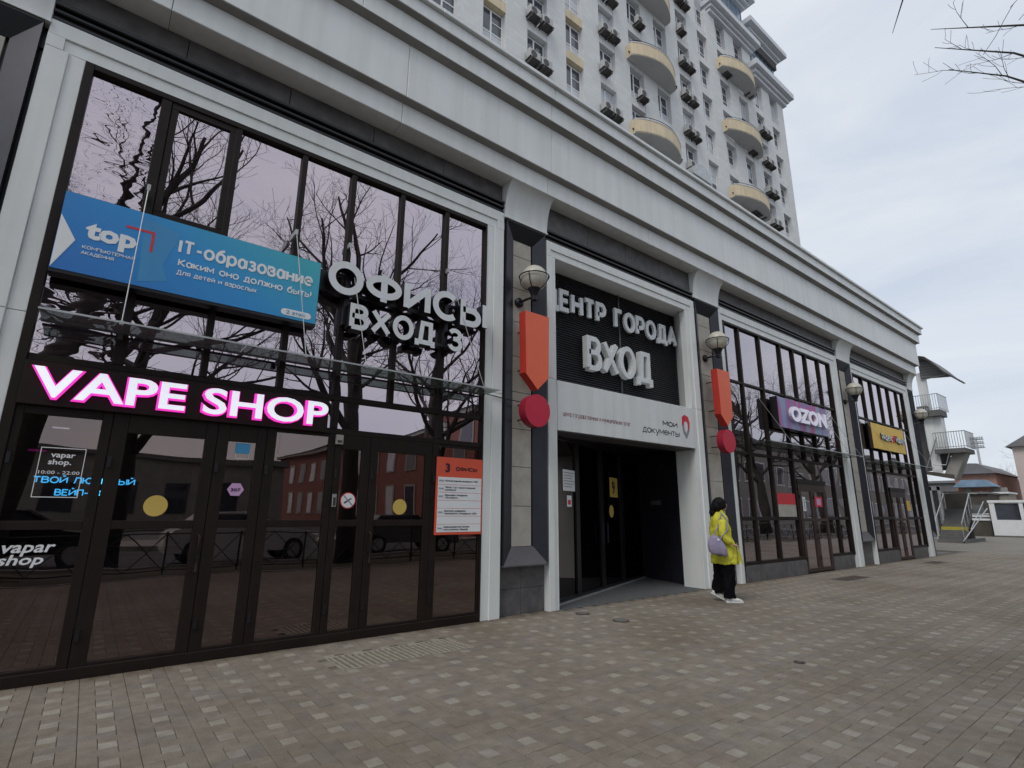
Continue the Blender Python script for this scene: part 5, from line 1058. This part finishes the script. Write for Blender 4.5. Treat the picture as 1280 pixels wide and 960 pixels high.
tree((72, 14, 0), 'thin bare tree behind the outdoor staircase', mC, 1.3); tree((110, 7.0, 0), 'small bare tree on the horizon left of the pink house', mC, 3.3)

# railing with crossed panels
RL = thing('crossed_railing', 'low black railing with crossed bars along the lawn edge', 'railing', (15, -8.6, 0))
for i in range(-8, 30):
    x = i * 1.6; p = MB().tube([(x, -8.6, 0), (x, -8.6, .95)], .025, 6); p.build('post', 'black', RL)
    MB().tube([(x, -8.6, .9), (x + 1.6, -8.6, .9)], .018, 5).tube([(x, -8.6, .15), (x + 1.6, -8.6, .15)], .018, 5).tube([(x, -8.6, .15), (x + .8, -8.6, .9)], .012, 4).tube([(x + .8, -8.6, .15), (x, -8.6, .9)], .012, 4).tube([(x + .8, -8.6, .15), (x + 1.6, -8.6, .9)], .012, 4).tube([(x + 1.6, -8.6, .15), (x + .8, -8.6, .9)], .012, 4).build('panel', 'black', RL)

# parked cars
def car_parts(paint):
    body = MB(); L_ = 4.3
    prof = [(-2.15, .35), (-2.15, .75), (-1.95, .92), (-1.0, 1.0), (.9, 1.0), (1.75, .90), (2.1, .72), (2.15, .35)]
    cab = [(-1.75, .98), (-1.25, 1.42), (.25, 1.46), (1.1, .98)]
    def loft(pr, hw, k, mb):
        n_ = len(pr); vs = []
        for y, s in ((-hw, .0), (-hw + .08, 1), (hw - .08, 1), (hw, 0)):
            for (x, z) in pr: vs.append((x, y, z + (0 if s else -.0)) if k == 0 else (x * (1 if s else .97), y, z))
        fs = [tuple(range(n_)), tuple(range(3 * n_, 4 * n_))]
        for j in range(3):
            for i in range(n_): fs.append((j * n_ + i, j * n_ + (i + 1) % n_, (j + 1) * n_ + (i + 1) % n_, (j + 1) * n_ + i))
        mb.add(vs, fs); return mb
    bo = loft(prof, .88, 1, MB()).mesh('body', paint, smooth=False); rf = loft(cab, .74, 1, MB()).mesh('cabin', paint)
    gl = MB().prism([(-1.55, 1.02), (-1.2, 1.36), (.2, 1.40), (.9, 1.02)], -.752, .752, 'y').prism([(.30, 1.44), (1.06, 1.01), (1.09, 1.01), (.33, 1.45)], -.66, .66, 'y').mesh('window_glass', 'winglass')
    wh = MB().lathe([(.32, -.1), (.33, 0), (.32, .1)], (0, 0, 0), 18, 'y').mesh('wheel', 'tyre'); hub = MB().lathe([(.2, -.11), (.2, .11)], (0, 0, 0), 12, 'y').mesh('hub', 'galv')
    hl = MB().box(0, .06, -.18, .18, -.06, .06).mesh('headlight', 'white')
    return bo, rf, gl, wh, hub, hl
def car(loc, rz, paint, lb, name='parked_car'):
    t = thing(name, lb, 'car', loc, 'cars parked across the lawn strip', rz); bo, rf, gl, wh, hub, hl = car_parts(paint)
    def add(nm, me_, lc, par=t): o = bpy.data.objects.new(nm, me_); COL.objects.link(o); o.parent = par; o.location = lc; return o
    add('body', bo, (0, 0, 0)); add('cabin', rf, (0, 0, 0)); add('window_glass', gl, (0, 0, 0))
    for x in (-1.35, 1.35):
        for y in (-.82, .82): w_ = add('wheel', wh, (x, y, .33)); add('hub', hub, (0, 0, 0), w_)
    for y in (-.6, .6): add('headlight', hl, (2.12, y, .68))
car((-1.5, -12.4, -.03), 0, 'carblack', 'black parked car mirrored in the leftmost door'); car((4.0, -12.4, -.03), 0, 'carwhite', 'white parked car mirrored behind the directory board'); car((9.6, -12.5, -.03), 0, 'cargrey', 'grey parked car opposite the entrance')
car((16, -12.4, -.03), 0, 'carblack', 'black parked car opposite the purple sign'); car((22, -12.4, -.03), 0, 'cargrey', 'grey parked car opposite the amber sign')
# buildings across the street
RBK = thing('red_brick_house', 'long red brick house with pale window surrounds across the street', 'building', (24, -30, 0))
MB().box(18, 32, -62, -20, 0, 7.5).build('wall', 'redbrick', RBK); MB().box(17.6, 32.4, -62.4, -19.6, 7.5, 7.75).build('cornice', 'concrete', RBK); MB().prism([(17.5, 7.75), (32.5, 7.75), (25, 9.4)], -62.4, -19.6, 'y').build('roof', 'greyroof', RBK)
for j in range(12):
    for z in (1.2, 4.6):
        wf = MB().box(17.93, 18.0, -22.5 - j * 3.2, -20.9 - j * 3.2, z - .1, z + 2.1).build('window', 'cream', RBK); MB().box(17.91, 17.93, -22.3 - j * 3.2, -21.1 - j * 3.2, z, z + 1.95).build('pane', 'winblind' if j % 2 else 'winglass', wf)
for i in range(5):
    for z in (1.2, 4.6):
        wf = MB().box(19 + i * 2.7, 20.6 + i * 2.7, -20.0, -19.93, z - .1, z + 2.1).build('window', 'cream', RBK); MB().box(19.2 + i * 2.7, 20.4 + i * 2.7, -19.93, -19.91, z, z + 1.95).build('pane', 'winglass', wf)
GB = thing('cream_office_block', 'cream office block with rows of windows across the street', 'building', (48, -26, 0))
MB().box(34, 150, -34, -21, 0, 8.9).build('wall', 'cream', GB); MB().box(33.7, 150.3, -34.3, -20.7, 8.9, 9.3).build('roof', 'greyroof', GB)
for i in range(40):
    for z in (1.0, 4.7):
        wf = MB().box(35 + i * 2.6, 36.6 + i * 2.6, -21.0, -20.94, z, z + 2.1).build('window', 'pvc', GB); MB().box(35.12 + i * 2.6, 36.48 + i * 2.6, -20.94, -20.92, z + .12, z + 1.98).build('pane', 'winglass', wf)
LB = thing('low_grey_building', 'low grey building across the street behind the camera', 'building', (0, -40, 0))
MB().box(-30, 12, -48, -38, 0, 5).build('wall', 'concrete', LB); MB().box(-30.3, 12.3, -48.3, -37.7, 5, 5.3).build('roof', 'greyroof', LB)
for i in range(12): MB().box(-28 + i * 3.2, -26.4 + i * 3.2, -38, -37.95, 1.2, 3.4).build('window', 'winglass', LB)

# ------------------------------------------------------------------ woman in the yellow coat
PX, PY = 9.05, -1.08
P = thing('person', 'woman in yellow coat and wide black trousers walking past with a lavender bag', 'person', (PX, PY, 0), None, R(-42))
def skin_mesh(name, pts, edges_, rad, mt, parent=P, sub=2, root=0):
    me_ = bpy.data.meshes.new(name); me_.from_pydata(pts, edges_, []); o = bpy.data.objects.new(name, me_); COL.objects.link(o); o.parent = parent; me_.materials.append(M[mt])
    sk = o.modifiers.new('skin', 'SKIN'); sk.use_smooth_shade = True
    for i, r_ in enumerate(rad):
        sv = me_.skin_vertices[0].data[i]; sv.radius = (r_, r_) if not isinstance(r_, tuple) else r_; sv.use_root = (i == root)
    ss = o.modifiers.new('sub', 'SUBSURF'); ss.levels = sub; ss.render_levels = sub; return o
# body faces +x; right side is -y
pts = [(0, 0, .92), (-.01, 0, 1.10), (0, 0, 1.28), (.0, 0, 1.42), (.02, 0, 1.50), (.03, 0, 1.57), (.04, 0, 1.66),
       (.02, .17, 1.40), (-.06, .24, 1.16), (.08, .25, .97), (.02, -.17, 1.40), (-.08, -.25, 1.16), (.10, -.24, .98),
       (0, .09, .88), (-.02, .09, .50), (-.17, .09, .17), (.0, -.09, .88), (.06, -.09, .48), (.10, -.08, .09)]
ed = [(0, 1), (1, 2), (2, 3), (3, 4), (4, 5), (5, 6), (3, 7), (7, 8), (8, 9), (3, 10), (10, 11), (11, 12), (0, 13), (13, 14), (14, 15), (0, 16), (16, 17), (17, 18)]
rad = [.12, .10, .11, .085, .045, .05, .06, .035, .032, .028, .035, .032, .028, .08, .05, .026, .08, .05, .026]
skin_mesh('body', pts, ed, rad, 'skin')
# head
hd = MB(); n_ = 20
prof = [(.02, -.115), (.055, -.10), (.07, -.06), (.078, 0), (.076, .05), (.06, .09), (.03, .108), (.003, .112)]
vs = []; 
for (r_, h_) in prof:
    for k in range(n_):
        a = 2 * math.pi * k / n_; fx = math.cos(a) * r_ * 1.12 + (.012 if math.cos(a) > .9 and -.03 < h_ < .01 else 0); vs.append((.065 + fx, math.sin(a) * r_ * .92, 1.645 + h_))
fs = [(i * n_ + k, i * n_ + (k + 1) % n_, (i + 1) * n_ + (k + 1) % n_, (i + 1) * n_ + k) for i in range(len(prof) - 1) for k in range(n_)] + [tuple(range(n_)), tuple(range((len(prof) - 1) * n_, len(prof) * n_))]
hh = MB().add(vs, fs); hh.v = [(v[0] + PX, v[1] + PY, v[2]) for v in hh.v]; hh.build('head', 'skin', P, smooth=True)
fe = MB().lathe([(.001, .0), (.011, .01), (.001, .022)], (PX + .145, PY, 1.635), 8, 'x'); fe.lathe([(.02, 0), (.024, .01), (.01, .02)], (PX + .06, PY - .085, 1.64), 8, 'y'); fe.lathe([(.02, 0), (.024, -.01), (.01, -.02)], (PX + .06, PY + .085, 1.64), 8, 'y'); fe.build('nose_and_ears', 'skin', P, smooth=True)
ey = MB()
for sy in (-.03, .03): ey.lathe([(.008, 0), (.01, .004), (.004, .008)], (PX + .138, PY + sy, 1.655), 8, 'x')
ey.build('eyes', 'blackprint', P); MB().box(PX + .130, PX + .14, PY - .022, PY + .022, 1.588, 1.598).build('mouth', 'crimson', P)
# hair: cap of lumpy lobes with a low bun
hb = MB()
def lump(c, r_, mb, ny=12, nz_=8, seed=0):
    rn = random.Random(seed); vs = []; fs = []
    for i in range(nz_ + 1):
        ph = math.pi * i / nz_
        for k in range(ny):
            a = 2 * math.pi * k / ny; j = 1 + rn.uniform(-.06, .06); vs.append((c[0] + r_[0] * math.sin(ph) * math.cos(a) * j, c[1] + r_[1] * math.sin(ph) * math.sin(a) * j, c[2] + r_[2] * math.cos(ph) * j))
    for i in range(nz_):
        for k in range(ny): fs.append((i * ny + k, i * ny + (k + 1) % ny, (i + 1) * ny + (k + 1) % ny, (i + 1) * ny + k))
    mb.add(vs, fs)
lump((PX + .03, PY, 1.685), (.125, .115, .105), hb, seed=1); lump((PX - .02, PY, 1.63), (.10, .105, .11), hb, seed=2); lump((PX - .10, PY + .01, 1.52), (.06, .06, .075), hb, seed=3); lump((PX + .06, PY - .075, 1.65), (.07, .035, .075), hb, seed=5); lump((PX - .10, PY - .01, 1.60), (.05, .05, .06), hb, seed=6)
hb.build('hair', 'hair', P, smooth=True)
# coat: ring loft with folds
def loftrings(rings, n_, name, mt, seed=1, amp=.012, cap_top=True, sub=1):
    rn = random.Random(seed); ph = [rn.uniform(0, 6.28) for _ in range(5)]; mb = MB(); vs = []; fs = []
    for i, (cx, cy, z, rx, ry) in enumerate(rings):
        for k in range(n_):
            a = 2 * math.pi * k / n_; f = 1 + amp / max(rx, .05) * (math.sin(5 * a + ph[0] + z * 9) + .6 * math.sin(9 * a + ph[1] - z * 14) + .5 * math.sin(3 * a + ph[2] + z * 25)); vs.append((PX + cx + rx * math.cos(a) * f, PY + cy + ry * math.sin(a) * f, z + .006 * math.sin(4 * a + ph[3])))
    for i in range(len(rings) - 1):
        for k in range(n_): fs.append((i * n_ + k, i * n_ + (k + 1) % n_, (i + 1) * n_ + (k + 1) % n_, (i + 1) * n_ + k))
    if cap_top: fs.append(tuple((len(rings) - 1) * n_ + k for k in range(n_)))
    mb.add(vs, fs); o = mb.build(name, mt, P, smooth=True); ss = o.modifiers.new('sub', 'SUBSURF'); ss.levels = sub + 1; ss.render_levels = sub + 1
    tx = bpy.data.textures.new('fold', 'MARBLE'); tx.noise_scale = .16; tx.turbulence = 9; dm = o.modifiers.new('fold', 'DISPLACE'); dm.texture = tx; dm.strength = .028; dm.mid_level = .5; return o
loftrings([(.05, 0, .64, .215, .225), (.045, 0, .66, .225, .235), (.045, 0, .78, .215, .232), (.03, 0, .92, .20, .225), (.02, 0, 1.06, .185, .215), (.01, 0, 1.2, .18, .215), (.005, 0, 1.32, .165, .215), (0, 0, 1.42, .145, .205), (.0, 0, 1.485, .11, .15), (.02, 0, 1.52, .078, .082), (.025, 0, 1.56, .075, .078)], 40, 'coat', 'yellow', 4, .009)
MB().add([(PX + .24, PY - .12, 1.0), (PX + .30, PY - .10, .70), (PX + .33, PY - .05, .62), (PX + .37, PY + .0, .64), (PX + .27, PY + .02, 1.0), (PX + .24, PY - .13, .62)], [(0, 5, 1), (0, 1, 2), (0, 2, 3), (0, 3, 4)]).build('coat_flap', 'yellow', P)
for s in (-1, 1):
    o = skin_mesh('sleeve', [(.0, s * .17, 1.40), (-.03, s * .235, 1.28), (-.05, s * .27, 1.14), (.02, s * .275, 1.03), (.12, s * .25, .985)], [(0, 1), (1, 2), (2, 3), (3, 4)], [.092, .086, .074, .064, .054], 'yellow')
    tx = bpy.data.textures.new('fold', 'CLOUDS'); tx.noise_scale = .07; dm = o.modifiers.new('fold', 'DISPLACE'); dm.texture = tx; dm.strength = .035
# hands
for s in (-1, 1):
    hp = [(.13, s * .245, .98), (.18, s * .235, .965), (.215, s * .22, .955), (.21, s * .235, .95), (.205, s * .25, .95), (.20, s * .262, .955), (.25, s * .215, .93), (.245, s * .232, .922), (.24, s * .25, .922), (.232, s * .265, .93), (.17, s * .21, .95), (.195, s * .19, .935)]
    skin_mesh('hand', hp, [(0, 1), (1, 2), (1, 3), (1, 4), (1, 5), (2, 6), (3, 7), (4, 8), (5, 9), (1, 10), (10, 11)], [.026, .03, .011, .011, .011, .010, .009, .009, .009, .008, .012, .010], 'skin', sub=1)
# wide trousers
loftrings([(.05, -.09, .075, .105, .085), (.05, -.09, .10, .11, .09), (.05, -.09, .30, .115, .095), (.05, -.09, .50, .12, .105), (.04, -.09, .72, .135, .12), (.01, -.08, .88, .14, .12)], 26, 'trouser_leg', 'trouser', 5, .008)
loftrings([(-.09, .09, .13, .095, .08), (-.085, .09, .16, .10, .085), (-.05, .09, .32, .115, .095), (-.01, .09, .50, .12, .105), (.0, .09, .72, .135, .12), (.0, .08, .88, .14, .12)], 26, 'trouser_leg', 'trouser', 6, .008)
# shoes
def shoe(cx, cy, rot, lift, name='shoe'):
    sh_ = MB(); pr = [(-.12, 0, .045, .035, .06), (-.10, 0, .05, .04, .085), (-.02, 0, .05, .045, .09), (.05, 0, .055, .048, .065), (.12, 0, .04, .042, .045), (.16, 0, .03, .03, .03)]
    vs = []; n_ = 12
    for (x, y, hh_, wy, ht) in pr:
        for k in range(n_):
            a = 2 * math.pi * k / n_; z = max(0, ht / 2 + ht / 2 * math.sin(a) * 1.1); vs.append((x, wy * math.cos(a), z))
    fs = [(i * n_ + k, i * n_ + (k + 1) % n_, (i + 1) * n_ + (k + 1) % n_, (i + 1) * n_ + k) for i in range(len(pr) - 1) for k in range(n_)] + [tuple(range(n_)), tuple(range((len(pr) - 1) * n_, len(pr) * n_))]
    c, s = math.cos(rot), math.sin(rot); vs = [(PX + cx + v[0] * c + v[2] * s, PY + cy + v[1], lift + -v[0] * s + v[2] * c) for v in vs]
    o = MB().add(vs, fs).build(name, 'shoe', P, smooth=True)
    MB().add([(PX + cx + x * c + z * s, PY + cy + y, lift - x * s + z * c) for x, y, z in [(-.125, -.04, -.012), (.165, -.038, -.012), (.165, .038, -.012), (-.125, .04, -.012), (-.125, -.04, .016), (.165, -.038, .016), (.165, .038, .016), (-.125, .04, .016)]], [(0, 3, 2, 1), (4, 5, 6, 7), (0, 1, 5, 4), (1, 2, 6, 5), (2, 3, 7, 6), (3, 0, 4, 7)]).build('sole', 'letter', o)
shoe(.10, -.09, 0, .014); shoe(-.10, .09, R(28), .075)
# bag: top-level thing hanging from her shoulder
BG = thing('shoulder_bag', 'soft lavender shoulder bag hanging at the back of the woman in yellow', 'bag', (PX, PY, 0), None, R(-42))
bx_, by_ = PX - .17, PY - .325
vs = []; n_ = 16
for (z, rx, ry) in ((.80, .11, .030), (.83, .155, .045), (.92, .165, .055), (1.0, .145, .05), (1.08, .09, .03), (1.12, .05, .02)):
    for k in range(n_):
        a = 2 * math.pi * k / n_; vs.append((bx_ + rx * math.copysign(abs(math.cos(a)) ** .6, math.cos(a)) + .10 * (1.0 - z), by_ + ry * math.sin(a), z + .012 * math.sin(3 * a) - .35 * (rx * math.cos(a)) * .6))
fs = [(i * n_ + k, i * n_ + (k + 1) % n_, (i + 1) * n_ + (k + 1) % n_, (i + 1) * n_ + k) for i in range(5) for k in range(n_)] + [tuple(range(n_)), tuple(range(5 * n_, 6 * n_))]
MB().add(vs, fs).build('bag_body', 'lavender', BG, smooth=True)
MB().tube([(bx_ - .05, by_ + .01, 1.10), (PX - .10, PY - .27, 1.28), (PX - .03, PY - .20, 1.45), (PX + .0, PY - .15, 1.52), (PX + .06, PY - .24, 1.40), (PX + .03, PY - .33, 1.22), (bx_ + .06, by_, 1.06)], .012, 6).build('strap', 'lavender', BG)
MB().lathe([(.02, 0), (.02, -.006)], (bx_ + .02, by_ - .05, 1.06), 10, 'y').build('tag', 'whiteprint', BG)
